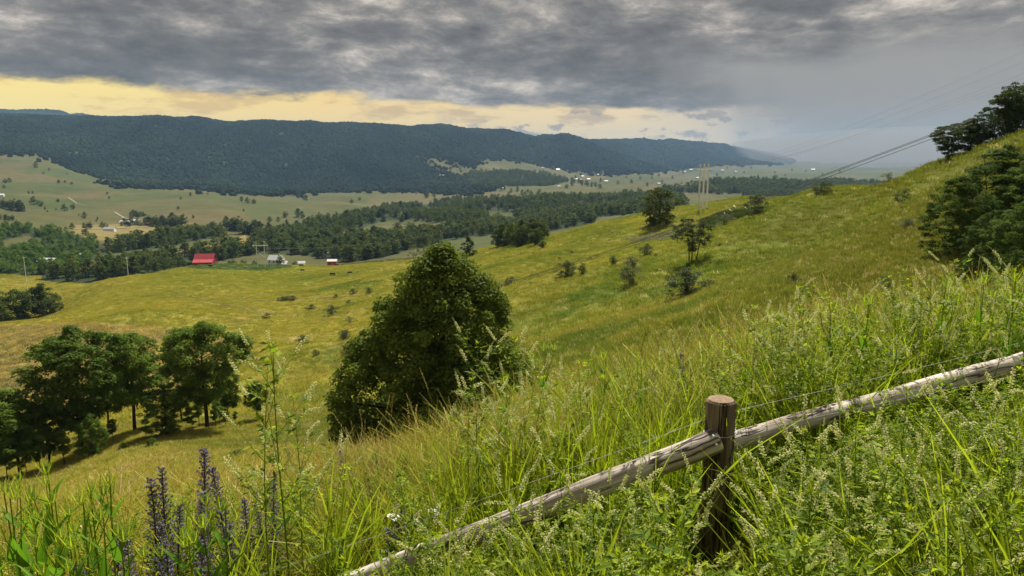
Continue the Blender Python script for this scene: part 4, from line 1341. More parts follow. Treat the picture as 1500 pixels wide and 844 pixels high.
def h_pylon():
    p = on(383, 470)
    p.z = max(p.z, at(383, 396, 300).z - 2)
    H = height_to(p, 353)
    e = empty('twin_pole_pylon', p, 0.15, 1, 'pale twin pole pylon with crossarm and cross bracing beside the farm', 'pylon')
    for x in (-2.4, 2.4):
        mb = MB(); pole_tube(mb, (x, 0, -1.0), (x, 0, H), 0.24, 0.17)
        obj('pole', mb.mesh('pole', [M_POLE]), e)
    mb = MB(); mb.box((-4.8, -0.14, H - 3.2), (4.8, 0.14, H - 2.8))
    obj('crossarm', mb.mesh('crossarm', [M_POLE]), e)
    for s in (-1, 1):
        mb = MB(); pole_tube(mb, (s * 4.6, 0.2, H - 2.9), (s * 2.4, 0.2, H - 0.3), 0.10, 0.10, 6)
        obj('arm_brace', mb.mesh('arm_brace', [M_POLE]), e)
        mb = MB(); pole_tube(mb, (-s * 2.4, 0.24 + s * 0.06, H * 0.36), (s * 2.4, 0.24 + s * 0.06, H * 0.66), 0.11, 0.11, 6)
        obj('cross_brace', mb.mesh('cross_brace', [M_POLE]), e)
    for x in (-4.4, 0, 4.4):
        mb = MB(); mb.tube([(x, 0, H - 3.2), (x, 0, H - 4.4)], [0.11, 0.11], 6, cap=True)
        obj('insulator', mb.mesh('insulator', [M_GREY]), e)
    M = Matrix.Translation(p) @ Matrix.Rotation(0.15, 4, 'Z')
    return [M @ Vector((x, 0, H - 4.4)) for x in (-4.4, 0, 4.4)] + [M @ Vector((x, 0, H)) for x in (-2.4, 2.4)]


def three_pole():
    base = on(1029, 265)
    H = height_to(base, 240)
    e = empty('three_pole_pylon', base, 0, 1, 'tall three pole pylon of pale timber on the slope with guy wires', 'pylon')
    tops = []
    sp = 9.0 * base.y / F
    for i, s in enumerate((-1, 0, 1)):
        x, y = s * sp, s * 3.0
        g = gh(base.x + x, base.y + y) - base.z
        mb = MB(); pole_tube(mb, (x, y, g - 1), (x, y, H), 0.36, 0.26)
        obj('pole', mb.mesh('pole', [M_POLE]), e)
        mb = MB(); mb.tube([(x, y - 0.3, H - 1.2), (x, y - 1.4, H - 1.4)], [0.12, 0.10], 6, cap=True)
        obj('insulator', mb.mesh('insulator', [M_GREY]), e)
        tops.append(base + Vector((x, y, H - 1.2)))
    mb = MB(); pole_tube(mb, (-sp - 1.2, -3.3, H - 2.0), (sp + 1.2, 3.3, H - 2.0), 0.13, 0.13, 6)
    obj('crossarm', mb.mesh('crossarm', [M_POLE]), e)
    # guys with yellow guards
    for (px0, py0, px1, py1), s in zip([(1056, 305, 1065, 317), (1064, 302, 1073, 311), (1074, 300, 1080, 306), (1086, 298, 1096, 307)], (-1, 0, 1, 1)):
        foot = at(px1, py1, 60)
        f = foot - base
        # guard leans towards the pole along the guy
        top = Vector((s * sp, s * 3.0, H * 0.62))
        d = (top - f)
        u = d.normalized()
        Lg = 4.4
        q = f + u * Lg
        mb = MB(); mb.tube([f - u * 0.3, q], [0.11, 0.11], 6, cap=True)
        g = obj('guy_guard', mb.mesh('guy_guard', [M_YELLOW]), e)
        mb = MB(); mb.tube([q, top], [0.02, 0.02], 4)
        obj('guy_wire', mb.mesh('guy_wire', [M_WIREL]), g)
    for (px1, py1), s in zip([(979, 322), (987, 320), (996, 317)], (-1, 0, 1)):
        foot = at(px1, py1, 60)
        f = foot - base
        top = Vector((s * sp, s * 3.0, H * 0.62))
        u = (top - f).normalized()
        q = f + u * 3.8
        mb = MB(); mb.tube([f - u * 0.3, q], [0.11, 0.11], 6, cap=True)
        g = obj('guy_guard', mb.mesh('guy_guard', [M_YELLOW]), e)
        mb = MB(); mb.tube([q, top], [0.02, 0.02], 4)
        obj('guy_wire', mb.mesh('guy_wire', [M_WIREL]), g)
    return tops


def wire(a, b, sag, r, label, group, mat=None, n=40):
    a, b = Vector(a), Vector(b)
    t = np.linspace(0, 1, n)
    P = np.array([a.lerp(b, float(k)) for k in t]); P[:, 2] -= sag * 4 * t * (1 - t)
    mb = MB(); mb.tube(P - np.array(a), np.broadcast_to(r, (n,)), 5)
    return obj('power_line_wire', mb.mesh('power_line_wire', [mat or M_WIRE], smooth=True), None, label, 'wire', group, loc=a)


def pt(px, py, Y):
    """a point in the air at a bearing and distance"""
    z = -Y * float(t_of(py))
    return Vector(((px - 750) / F * (Y * CP - z * SP), Y, z))


hp = h_pylon()
tp = three_pole()
for i in range(3):
    wire(hp[i], tp[i], 9.0, 0.03, 'thin wire sagging from the twin pole pylon to the tall three pole pylon', 'wires of the long line', M_WIREL)
for i, (py, Y) in enumerate([(62, 60), (78, 62), (96, 58), (104, 60), (110, 62)]):
    q = pt(1530, py, Y)
    wire(tp[i % 3] + Vector((0, 0, 0.3 * (i // 3))), q, 2.5, np.linspace(0.020, 0.006, 40), 'faint wire climbing from the tall three pole pylon to the right across the grey sky', 'wires over the grey sky', M_WIREL)
# lower line with a slim wooden pole
pp = on(502, 262)
Hp = height_to(pp, 470)
e = empty('utility_pole', pp, 0, 1, 'slim wooden utility pole in the golden hollow left of the maple', 'pole')
mb = MB(); pole_tube(mb, (0, 0, -1), (0, 0, Hp), 0.16, 0.12); obj('pole', mb.mesh('pole', [M_POLE]), e)
mb = MB(); mb.box((-0.9, -0.07, Hp - 0.55), (0.9, 0.07, Hp - 0.4)); obj('crossarm', mb.mesh('crossarm', [M_POLE]), e)
for i, (dx, py) in enumerate([(-0.8, 174), (0.0, 176), (0.8, 181)]):
    wire(pp + Vector((dx, 0, Hp - 0.4)), pt(1425, py, 92), 3.4, np.linspace(0.055, 0.034, 40), 'dark wire running up the right hand slope from the slim wooden pole', 'dark wires up the slope')
    wire(pp + Vector((dx, 0, Hp - 0.4)), on(250, 230) + Vector((dx, 0, 7.0)), 1.5, 0.03, 'thin wire running left from the slim wooden pole over the golden hollow', 'wires over the golden hollow')
for px, Y, top, lab in [(188, 405, 377, 'pale slim pole on the crest of the golden hill'), (40, 470, 376, 'pale slim pole rising behind the grove below the golden hill')]:
    p = on(px, Y); h = height_to(p, top)
    e = empty('utility_pole', p, 0, 1, lab, 'pole', 'slim poles')
    mb = MB(); pole_tube(mb, (0, 0, -1), (0, 0, h), 0.20, 0.15); obj('pole', mb.mesh('pole', [M_POLE]), e)
    mb = MB(); mb.box((-1.0, -0.07, h - 0.8), (1.0, 0.07, h - 0.62)); obj('crossarm', mb.mesh('crossarm', [M_POLE]), e)


# ------------------------------------------------------------------ lanes and tracks
def ribbon(name, pts, w, mat, lift=0.25):
    P = []
    for a, b in zip(pts[:-1], pts[1:]):
        for t in np.linspace(0, 1, 24, endpoint=False):
            P.append((a[0] + (b[0] - a[0]) * t, a[1] + (b[1] - a[1]) * t))
    W = np.array([at(px, py, 110)[:] for px, py in P])
    W = W[np.argsort(np.arange(len(W)))]
    T = np.gradient(W[:, :2], axis=0); T /= np.linalg.norm(T, axis=1)[:, None] + 1e-9
    Nn = np.stack([-T[:, 1], T[:, 0]], 1)
    A = W[:, :2] + Nn * w / 2; B = W[:, :2] - Nn * w / 2
    VA = np.c_[A, height(A[:, 0], A[:, 1]) + lift]; VB = np.c_[B, height(B[:, 0], B[:, 1]) + lift]
    n = len(W)
    mb = MB()
    mb.add(np.r_[VA, VB], [(i, i + 1, n + i + 1, n + i) for i in range(n - 1)])
    obj(name, mb.mesh(name, [mat], smooth=True), kind='structure')


ribbon('fence_line_track', [(330, 438), (400, 440), (470, 436), (545, 431)], 1.6, M_TRACK, 0.12)
ribbon('farm_lane', [(100, 290), (112, 298), (128, 301)], 4, M_ROAD, 0.8)
ribbon('valley_lane', [(168, 311), (184, 321), (212, 323)], 4, M_ROAD, 0.6)
ribbon('hay_road', [(108, 336), (190, 334), (272, 329)], 5, M_ROAD, 0.6)

def rail_y(x):
    """distance of the fence line at a given x"""
    return np.where(np.asarray(x) < 0.88, 3.0, 3.15 + (np.asarray(x) - 0.88) * 0.6)


# ------------------------------------------------------------------ meadow grass
def tuft_mesh(seed, nb, spread, h, wb, heads=0.3, lean=0.35):
    """a bunch of blades and seed stalks; colours multiply the tint of the place"""
    rng = np.random.default_rng(seed)
    mb = MB()
    a = rng.uniform(0, 6.28, nb); r = spread * np.sqrt(rng.uniform(0, 1, nb))
    B = np.stack([r * np.cos(a), r * np.sin(a), np.zeros(nb) - 0.05], 1)
    hh = h * rng.uniform(0.55, 1.15, nb)
    d = rng.normal(0, lean, (nb, 2)) * hh[:, None]
    w = rng.uniform(0, 6.28, nb)
    s = np.stack([np.cos(w), np.sin(w), np.zeros(nb)], 1) * wb / 2
    M1 = B + np.c_[d * 0.35, hh * 0.6]
    T = B + np.c_[d, hh]
    head = rng.uniform(size=nb) < heads
    V = np.stack([B - s, B + s, M1 + s * 0.9, M1 - s * 0.9, T + s * np.where(head, 0.9, 0.12)[:, None], T - s * np.where(head, 0.9, 0.12)[:, None]], 1)
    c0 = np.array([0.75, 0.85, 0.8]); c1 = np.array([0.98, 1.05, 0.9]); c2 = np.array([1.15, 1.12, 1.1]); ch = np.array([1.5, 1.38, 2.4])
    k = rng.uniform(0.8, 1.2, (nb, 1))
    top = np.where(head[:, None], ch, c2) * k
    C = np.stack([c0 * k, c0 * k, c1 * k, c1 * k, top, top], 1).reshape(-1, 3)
    i = np.arange(nb)[:, None] * 6
    Fq = np.concatenate([i + np.array([[0, 1, 2, 3]]), i + np.array([[3, 2, 4, 5]])])
    mb.add(V.reshape(-1, 3), Fq, C)
    return mb.mesh('grass_tuft', [M_TUFT])


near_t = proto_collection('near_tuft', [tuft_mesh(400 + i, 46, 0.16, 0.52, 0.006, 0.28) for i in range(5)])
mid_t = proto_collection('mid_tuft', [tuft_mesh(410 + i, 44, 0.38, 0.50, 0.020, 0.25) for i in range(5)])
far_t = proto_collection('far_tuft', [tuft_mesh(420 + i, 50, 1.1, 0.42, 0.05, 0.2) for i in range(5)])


def meadow(name, label, y0, y1, dens, coll, sc, u0=-0.80, u1=0.80):
    x, y = sample_fan(y0, y1, dens, u0, u1)
    z = height(x, y)
    k = ~hidden(x, y, z, 0.8)
    px, py = project(x, y, z)
    k &= (px > (-480 if y0 < 10 else -160)) & (px < 1660)
    if y0 < 10:
        k &= (y > rail_y(x) + 0.35 + RNG.uniform(0, 1, len(x))) | (x < -0.9 - RNG.uniform(0, 0.6, len(x)))
    x, y, z = x[k], y[k], z[k]
    n = len(x)
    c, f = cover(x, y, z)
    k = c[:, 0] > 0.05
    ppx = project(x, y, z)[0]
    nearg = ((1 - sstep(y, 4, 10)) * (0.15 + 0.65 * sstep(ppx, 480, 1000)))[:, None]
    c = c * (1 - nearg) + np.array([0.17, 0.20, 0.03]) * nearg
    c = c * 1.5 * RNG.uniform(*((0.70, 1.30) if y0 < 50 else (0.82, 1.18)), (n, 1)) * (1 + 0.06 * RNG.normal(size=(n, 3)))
    rr = RNG.uniform(size=n)[:, None]
    c = np.where(rr < (0.05 if y0 < 50 else 0.015), np.array([0.52, 0.43, 0.20]), np.where(rr > 0.95, c * np.array([0.5, 0.7, 0.6]), c))
    x, y, z, c = x[k], y[k], z[k], c[k]
    n = len(x)
    print(name, n)
    hs = sc * RNG.uniform(0.6, 1.35, n)
    if y0 < 50:
        hs = np.stack([hs, hs, hs * (0.5 + 0.5 * sstep(project(x, y, z)[0], 430, 900))], 1)
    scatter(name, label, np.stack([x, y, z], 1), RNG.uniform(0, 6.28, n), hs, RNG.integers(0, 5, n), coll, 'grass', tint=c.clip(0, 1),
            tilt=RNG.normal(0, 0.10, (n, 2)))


meadow('near_meadow_grass', 'golden green meadow grass on the bank beyond the fence', 2.2, 26, 50, near_t, 1.0, -1.15, 0.9)
meadow('hillside_grass', 'golden green grass of the near slopes round the maple and locusts', 24, 100, 11, mid_t, 1.0)
meadow('far_slope_grass', 'grass of the far golden slopes towards the farm', 95, 420, 0.85, far_t, 1.0)
meadow('farm_field_grass', 'grass of the fields round the red barn and the farmhouse', 415, 640, 0.42, far_t, 1.2)

# lavender coloured flowering patch on the slope
def patch():
    n = 60000
    x, y = sample_fan(150, 330, 0.9, 0.05, 0.40)
    z = height(x, y); px, py = project(x, y, z)
    k = inside(px, py, [(910, 351), (935, 344), (995, 340), (1005, 345), (980, 352), (935, 355)])
    x, y, z = x[k], y[k], z[k]; k = RNG.uniform(size=len(x)) < 0.6; x, y, z = x[k], y[k], z[k]
    n = len(x)
    c = np.array([0.17, 0.17, 0.16]) * RNG.uniform(0.7, 1.2, (n, 1))
    scatter('lavender_weed_patch', 'dull lavender patch of flowering weeds on the slope by the three pole pylon', np.stack([x, y, z], 1), RNG.uniform(0, 6.28, n), 1.2 * RNG.uniform(0.8, 1.3, n), RNG.integers(0, 5, n), far_t, 'weeds', tint=c)
    x, y = sample_fan(150, 330, 0.9, 0.15, 0.45)
    z = height(x, y); px, py = project(x, y, z)
    k = inside(px, py, [(1030, 325), (1060, 312), (1110, 306), (1115, 314), (1070, 324), (1040, 332)])
    x, y, z = x[k], y[k], z[k]; n = len(x)
    c = np.array([0.05, 0.075, 0.02]) * RNG.uniform(0.7, 1.3, (n, 1))
    scatter('bramble_patch', 'dark green bramble patch along the yellow guy wire guards', np.stack([x, y, z], 1), RNG.uniform(0, 6.28, n), 1.7 * RNG.uniform(0.8, 1.3, n), RNG.integers(0, 5, n), far_t, 'weeds', tint=c)
    # dry field: pale stalks and grey green clumps
    x, y = sample_fan(110, 330, 0.25, -0.75, -0.3)
    z = height(x, y); px, py = project(x, y, z)
    k = inside(px, py, [(-60, 482), (120, 474), (260, 484), (345, 500), (330, 535), (200, 590), (-60, 600)])
    x, y, z = x[k], y[k], z[k]; n = len(x)
    g = RNG.uniform(size=(n, 1)) < 0.55
    c = np.where(g, np.array([0.13, 0.15, 0.085]), np.array([0.42, 0.33, 0.17])) * RNG.uniform(0.7, 1.3, (n, 1))
    scatter('dry_field_weeds', 'pale dry stalks and grey green clumps of the rough field', np.stack([x, y, z], 1), RNG.uniform(0, 6.28, n), 1.1 * RNG.uniform(0.8, 1.5, n), RNG.integers(0, 5, n), far_t, 'weeds', tint=c)


patch()

# ------------------------------------------------------------------ the fence
def log_mesh(name, a, b, r0, r1, mat, seed, n=60, sides=44, end_mat=None):
    """a round timber with knots and slight crook; local X runs along it"""
    rng = np.random.default_rng(seed)
    a, b = Vector(a), Vector(b)
    L = (b - a).length
    xs = np.linspace(0, L, n)
    cy = 0.012 * fbm(xs * 1.1 + seed, xs * 0 + 3, 3, seed); cz = 0.010 * fbm(xs * 1.3 + seed, xs * 0 + 8, 3, seed + 1)
    an = np.arange(sides) / sides * 2 * np.pi
    R = np.linspace(r0, r1, n)
    X, A = np.meshgrid(xs, an, indexing='ij')
    rad = R[:, None] * (1 + 0.05 * fbm(X * 2.5 + seed, np.cos(A) * 1.5 + np.sin(A) * 2.1, 3, seed + 2) + 0.025 * fbm(X * 5, np.cos(A) * 6 + np.sin(A) * 5, 2, seed + 4))
    for q in range(7):                                  # drying checks and a few knots
        a0 = rng.uniform(0, 6.28); x0 = rng.uniform(0, L); ln = rng.uniform(0.12, 0.45) * (1 if q else 3)
        da = (A - a0 - 0.25 * (X - x0) + np.pi) % (2 * np.pi) - np.pi
        rad = rad - 0.16 * R[:, None] * np.exp(-(da / 0.075) ** 2) * np.exp(-((X - x0) / ln) ** 4)
    for q in range(5):
        a0 = rng.uniform(0, 6.28); x0 = rng.uniform(0, L)
        da = (A - a0 + np.pi) % (2 * np.pi) - np.pi
        rad = rad + 0.13 * R[:, None] * np.exp(-(da / 0.35) ** 2 - ((X - x0) / 0.025) ** 2)
    V = np.stack([X, cy[:, None] + rad * np.cos(A), cz[:, None] + rad * np.sin(A)], -1)
    mb = MB()
    i, j = np.meshgrid(np.arange(n - 1), np.arange(sides), indexing='ij')
    Fq = np.stack([i * sides + j, (i + 1) * sides + j, (i + 1) * sides + (j + 1) % sides, i * sides + (j + 1) % sides], -1).reshape(-1, 4)
    mb.add(V.reshape(-1, 3), Fq)
    # rounded ends
    for idx, sgn in ((0, -1), (n - 1, 1)):
        ring = V[idx]
        cen = ring.mean(0)
        inner = cen + (ring - cen) * 0.86 + np.array([sgn * 0.010, 0, 0])
        k = np.arange(sides)
        q = np.stack([k, (k + 1) % sides, sides + (k + 1) % sides, sides + k], 1)
        if sgn < 0:
            q = q[:, ::-1]
        mb.add(np.r_[ring, inner], q[:, ::-1] if sgn > 0 else q[:, ::-1])
        mb.add(inner, [k if sgn > 0 else k[::-1]], mat=1)
    me = mb.mesh(name, [mat, end_mat or mat], smooth=True)
    d = (b - a).normalized()
    up = Vector((0, 0, 1)) if abs(d.z) < 0.9 else Vector((0, 1, 0))
    yv = up.cross(d).normalized(); zv = d.cross(yv)
    M = Matrix((d, yv, zv)).transposed().to_4x4()
    M.translation = a
    return me, M


def fence():
    base = pt(1057, 588, 3.15)
    ptop = base.copy()
    pg = Vector((ptop.x, ptop.y, gh(ptop.x, ptop.y)))
    e = empty('wooden_fence', pg, 0, 1, 'weathered round rail fence with one stout post among the flowering weeds', 'fence')
    inv = Matrix.Translation(-pg)

    def part(name, a, b, r0, r1, mat, seed, em=None):
        me, M = log_mesh(name, a, b, r0, r1, mat, seed, end_mat=em)
        o = obj(name, me, e)
        o.matrix_local = inv @ M
        return o
    part('post', pg - Vector((0.01, 0, 0.4)), ptop, 0.070, 0.064, M_POST, 3, M_ENDGRAIN)
    # rail to the left butts against the near left side of the post; rail to the right runs on behind it
    A = pt(1050, 645, 3.06); B = pt(380, 905, 2.95)
    part('rail', A, B, 0.054, 0.040, M_RAIL, 7, M_RAIL)
    A2 = pt(1040, 655, 3.26); B2 = pt(1560, 512, 4.35)
    part('rail', A2, B2, 0.045, 0.054, M_RAIL, 12, M_RAIL)
    for (a, b, sag) in [((pt(1057, 606, 3.24)), pt(360, 850, 3.05), 0.01), (pt(1057, 606, 3.24), pt(1560, 485, 4.4), 0.01), (pt(1057, 640, 3.085), pt(360, 915, 2.9), 0.0), (pt(1057, 640, 3.085), pt(1560, 535, 4.25), 0.0)]:
        t = np.linspace(0, 1, 14); P = np.array([a.lerp(b, float(k)) for k in t]); P[:, 2] -= sag * 4 * t * (1 - t)
        mb = MB(); mb.tube(P - np.array(pg), np.full(14, 0.0012), 5)
        obj('wire', mb.mesh('wire', [M_GALV], smooth=True), e)
    for q in (pt(1046, 640, 2.985), pt(1050, 652, 2.985)):
        mb = MB(); v = q - pg
        mb.tube([v + Vector((0, 0.02, 0)), v + Vector((0, -0.004, 0))], [0.004, 0.005], 8, cap=True)
        obj('nail', mb.mesh('nail', [M_GALV]), e)
    mb = MB(); an = np.linspace(0, 6.6, 26)
    c = ptop + Vector((0, 0, -0.16))
    mb.tube(np.stack([c.x - pg.x + 0.0715 * np.cos(an), c.y - pg.y + 0.0715 * np.sin(an), c.z - pg.z + 0.004 * an], 1), np.full(26, 0.0018), 5)
    obj('wire_tie', mb.mesh('wire_tie', [M_GALV], smooth=True), e)


fence()


# ------------------------------------------------------------------ flowering weeds
G1 = np.array([0.200, 0.290, 0.018]); G2 = np.array([0.080, 0.150, 0.015]); G3 = np.array([0.33, 0.40, 0.03])
CREAM = np.array([0.70, 0.71, 0.36])


def strip(mb, P, W, side, col, mat=0):
    """flat tapering leaf along a curve"""
    P = np.asarray(P, float); W = np.asarray(W, float)
    s = np.asarray(side, float)
    V = np.stack([P - s * W[:, None] / 2, P, P + s * W[:, None] / 2], 1)
    T = np.gradient(P, axis=0); nrm = np.cross(T, s); nrm /= np.linalg.norm(nrm, axis=1)[:, None] + 1e-9
    V[:, 1] -= nrm * W[:, None] * 0.16
    n = len(P)
    Fq = []
    for i in range(n - 1):
        for j in range(2):
            Fq.append((i * 3 + j, i * 3 + j + 1, (i + 1) * 3 + j + 1, (i + 1) * 3 + j))
    c = np.asarray(col, float)
    if c.ndim == 2:
        c = np.repeat(c, 3, 0)
    mb.add(V.reshape(-1, 3), Fq, c, mat)


def spike_mb(rng, n=34, L=0.11, open_=0.8):
    """raceme of a sweet clover: tiny pea flowers on a drooping axis; local +Z along the axis"""
    mb = MB()
    t = np.linspace(0, 1, 6)
    bend = rng.normal(0, 0.25, 2)
    ax = np.stack([bend[0] * L * t ** 2, bend[1] * L * t ** 2, L * t * (1 - 0.08 * t)], 1)
    mb.tube(ax, np.linspace(0.0012, 0.0005, 6), 3, G1 * 1.2)
    k = np.linspace(0.05, 1.0, n)
    a = np.arange(n) * 2.4 + rng.uniform(0, 6)
    C = np.stack([np.interp(k, t, ax[:, i]) for i in range(3)], 1)
    rad = np.where(k > open_, 0.0022, 0.0050)
    D = np.stack([np.cos(a), np.sin(a), np.where(k > open_, 0.9, -0.25)], 1)
    C2 = C + D * rad[:, None]
    sz = np.where(k > open_, 0.0042, 0.0100) * rng.uniform(0.8, 1.2, n)
    col = np.where((k > open_)[:, None], np.array([0.42, 0.52, 0.16]), CREAM * rng.uniform(0.85, 1.1, (n, 1)))
    for q in range(2):
        Nn = np.stack([-np.sin(a + q * 1.3), np.cos(a + q * 1.3), rng.normal(0, 0.4, n)], 1)
        mb.leaves(C2, Nn, sz, sz * 0.62, col, 1, rng, 0.1, T=D)
    return mb


def leaflets(mb, rng, C, D, size, cols):
    """three narrow leaflets at each spot"""
    n = len(C)
    for q in (-0.9, 0, 0.9):
        ang = np.full(n, q)
        side = np.cross(D, np.array([0, 0, 1.0])) + 1e-6
        side /= np.linalg.norm(side, axis=1)[:, None]
        T = D * np.cos(ang)[:, None] + side * np.sin(ang)[:, None] + rng.normal(0, 0.15, (n, 3))
        T /= np.linalg.norm(T, axis=1)[:, None]
        Nn = np.array([0, 0, 1.0]) + rng.normal(0, 0.35, (n, 3))
        s = size * rng.uniform(0.7, 1.2, n)
        mb.leaves(C + T * s[:, None] * 0.6, Nn, s, s * 0.36, cols[rng.integers(0, len(cols), n)], 0, rng, 0.12, T=T)


def clover_parts(seed, H=1.0, n_br=9, leafy=1.0, flowers=1.0, br0=0.25):
    """returns stem, foliage and a list of (spike mesh builder)"""
    rng = np.random.default_rng(seed)
    st, fo, sp = MB(), MB(), []
    lean = rng.normal(0, 0.10, 2)
    t = np.linspace(-0.03, 1, 9)
    S_ = np.stack([lean[0] * H * t ** 1.6 + 0.012 * np.sin(t * 7 + seed), lean[1] * H * t ** 1.6, H * t], 1)
    st.tube(S_, np.linspace(0.0038, 0.0012, 9), 4, G1 * 0.9)
    pos = lambda k: np.array([np.interp(k, t, S_[:, i]) for i in range(3)])
    cols = np.array([G1, G2, G3, G1 * 0.8])
    ends = []
    for b in range(n_br):
        k = br0 + (0.97 - br0) * (b + rng.uniform(0.1, 0.9)) / n_br
        p0 = pos(k)
        a = b * 2.4 + rng.uniform(-0.4, 0.4) + seed
        Lb = H * rng.uniform(0.16, 0.34) * (1.15 - 0.75 * k)
        up = rng.uniform(0.8, 1.5)
        d = np.array([np.cos(a), np.sin(a), up]); d /= np.linalg.norm(d)
        q = np.linspace(0, 1, 5)[:, None]
        P = p0 + d * Lb * q + np.array([0, 0, 1.0]) * Lb * 0.15 * q ** 2
        st.tube(P, np.linspace(0.0016, 0.0007, 5), 3, G1)
        nl = int(6 * leafy)
        kk = rng.uniform(0.1, 1.0, nl)
        C = np.stack([np.interp(kk, q[:, 0], P[:, i]) for i in range(3)], 1)
        D = d + rng.normal(0, 0.7, (nl, 3)); D[:, 2] *= 0.6; D /= np.linalg.norm(D, axis=1)[:, None]
        if nl:
            leaflets(fo, rng, C, D, 0.032, cols)
        ends.append((P[-1], P[-1] - P[-2]))
        if rng.uniform() < 0.5:
            ends.append((P[2], d + rng.normal(0, 0.5, 3)))
    nl = int(22 * leafy)
    kk = rng.uniform(0.12, 1.0, nl)
    C = np.stack([np.interp(kk, t, S_[:, i]) for i in range(3)], 1)
    a = rng.uniform(0, 6.28, nl)
    D = np.stack([np.cos(a), np.sin(a), rng.uniform(0.0, 0.9, nl)], 1); D /= np.linalg.norm(D, axis=1)[:, None]
    leaflets(fo, rng, C + D * 0.02, D, 0.038, cols)
    # tufted tip
    D = rng.normal(0, 0.5, (8, 3)); D[:, 2] = 1.0; D /= np.linalg.norm(D, axis=1)[:, None]
    fo.leaves(S_[-1] + D * 0.018, rng.normal(size=(8, 3)), 0.034, 0.008, G3, 0, rng, 0.1, T=D)
    spots = []
    if flowers:
        for P_, d in ends:
            if rng.uniform() > flowers:
                continue
            d = np.asarray(d, float) / np.linalg.norm(d)
            d = d * 0.8 + rng.normal(0, 0.22, 3) + np.array([0, 0, 0.05]); d /= np.linalg.norm(d)
            spots.append((P_, d, rng.uniform(0.7, 1.1)))
    return st, fo, spots


def orient(V, p, d, s, roll):
    z = np.asarray(d, float); z = z / np.linalg.norm(z)
    r = np.array([1.0, 0, 0]) if abs(z[0]) < 0.8 else np.array([0, 1.0, 0])
    x = np.cross(r, z); x /= np.linalg.norm(x); y = np.cross(z, x)
    x2 = x * math.cos(roll) + y * math.sin(roll); y2 = np.cross(z, x2)
    return p + s * (V[:, :1] * x2 + V[:, 1:2] * y2 + V[:, 2:3] * z), np.stack([x2, y2, z], 1)


SPIKES = [spike_mb(np.random.default_rng(500 + i), L=0.095 + 0.01 * i, open_=0.72 + 0.05 * (i % 3)) for i in range(4)]
SPIKE_ME = [s.mesh('flower_spike', [M_LEAF, M_FLOWER]) for s in SPIKES]


def clover_joined(seed, **kw):
    st, fo, spots = clover_parts(seed, **kw)
    mb = MB(); mb.join(st); mb.join(fo)
    for i, (P_, d, s) in enumerate(spots):
        sp = SPIKES[i % 4]
        for V, Fs, C, M in zip(sp.V, sp.Fc, sp.C, sp.M):
            pass
        V = np.concatenate(sp.V)
        V2, _ = orient(V, P_, d, s, i * 1.7)
        q = MB(); off = 0
        for Vv, C in zip(sp.V, sp.C):
            q.V.append(V2[off:off + len(Vv)]); q.C.append(C); off += len(Vv)
        q.Fc = list(sp.Fc); q.M = list(sp.M); q.n = sp.n
        mb.join(q)
    return mb.mesh('clover_plant', [M_LEAF, M_FLOWER])


def blade_tuft(seed, nb, spread, h, w, col0, col1, lean=0.3):
    rng = np.random.default_rng(seed)
    mb = MB()
    for i in range(nb):
        a = rng.uniform(0, 6.28); r = spread * math.sqrt(rng.uniform())
        b = np.array([r * math.cos(a), r * math.sin(a), -0.03])
        hh = h * rng.uniform(0.5, 1.1)
        d = rng.normal(0, lean, 2) * hh
        t = np.linspace(0, 1, 5)[:, None]
        P = b + np.c_[d * t ** 2, hh * t * (1 - 0.12 * t * np.hypot(*d) / hh)]
        s = np.array([math.cos(a + 1.3), math.sin(a + 1.3), 0])
        k = rng.uniform(0.75, 1.25)
        c = (np.array(col0) * (1 - t) + np.array(col1) * t) * k
        strip(mb, P, w * np.array([0.8, 1, 0.9, 0.6, 0.08]) * rng.uniform(0.7, 1.3), s, c)
    return mb


def stalk_mb(rng, h, straw, droop=0.2):
    """a single seed stalk: (stem builder, head builder)"""
    st, hd = MB(), MB()
    a = rng.uniform(0, 6.28); dl = rng.uniform(0.03, droop)
    t = np.linspace(0, 1, 8)
    P = np.stack([h * dl * t ** 2.4 * math.cos(a), h * dl * t ** 2.4 * math.sin(a), h * t * (1 - 0.12 * dl * t ** 3) - 0.03], 1)
    c = np.linspace(0, 1, 8)[:, None]
    st.tube(P, np.linspace(0.0022, 0.0008, 8), 3, np.array([0.22, 0.22, 0.05]) * (1 - c) + straw * c)
    n = 34
    k = np.linspace(0.78, 1.0, n)
    C = np.stack([np.interp(k, t, P[:, i]) for i in range(3)], 1)
    b = np.arange(n) * 2.4
    T = P[-1] - P[-2]; T /= np.linalg.norm(T)
    spread = 0.0065 * np.sin(np.linspace(0.25, 1, n) * np.pi * 0.95) + 0.001
    D = np.stack([np.cos(b), np.sin(b), np.zeros(n)], 1)
    hd.leaves(C + D * spread[:, None], D + rng.normal(0, 0.3, (n, 3)), 0.013, 0.0045, straw * rng.uniform(0.8, 1.25, (n, 1)), 0, rng, 0.1, T=T + D * 0.5)
    return st, hd


STRAW = np.array([0.52, 0.42, 0.24]); RUST = np.array([0.40, 0.25, 0.14])


def stalk_tuft(seed, n, spread, h, straw):
    rng = np.random.default_rng(seed)
    mb = blade_tuft(seed, 10, spread, h * 0.55, 0.006, (0.10, 0.16, 0.03), (0.26, 0.28, 0.06), 0.35)
    for i in range(n):
        s, q = stalk_mb(rng, h * rng.uniform(0.7, 1.1), straw * rng.uniform(0.8, 1.2), 0.28)
        off = np.array([*(rng.normal(0, spread * 0.6, 2)), 0])
        for m in (s, q):
            m.V = [v + off for v in m.V]
            mb.join(m)
    return mb.mesh('stalk_tuft', [M_GRASS])


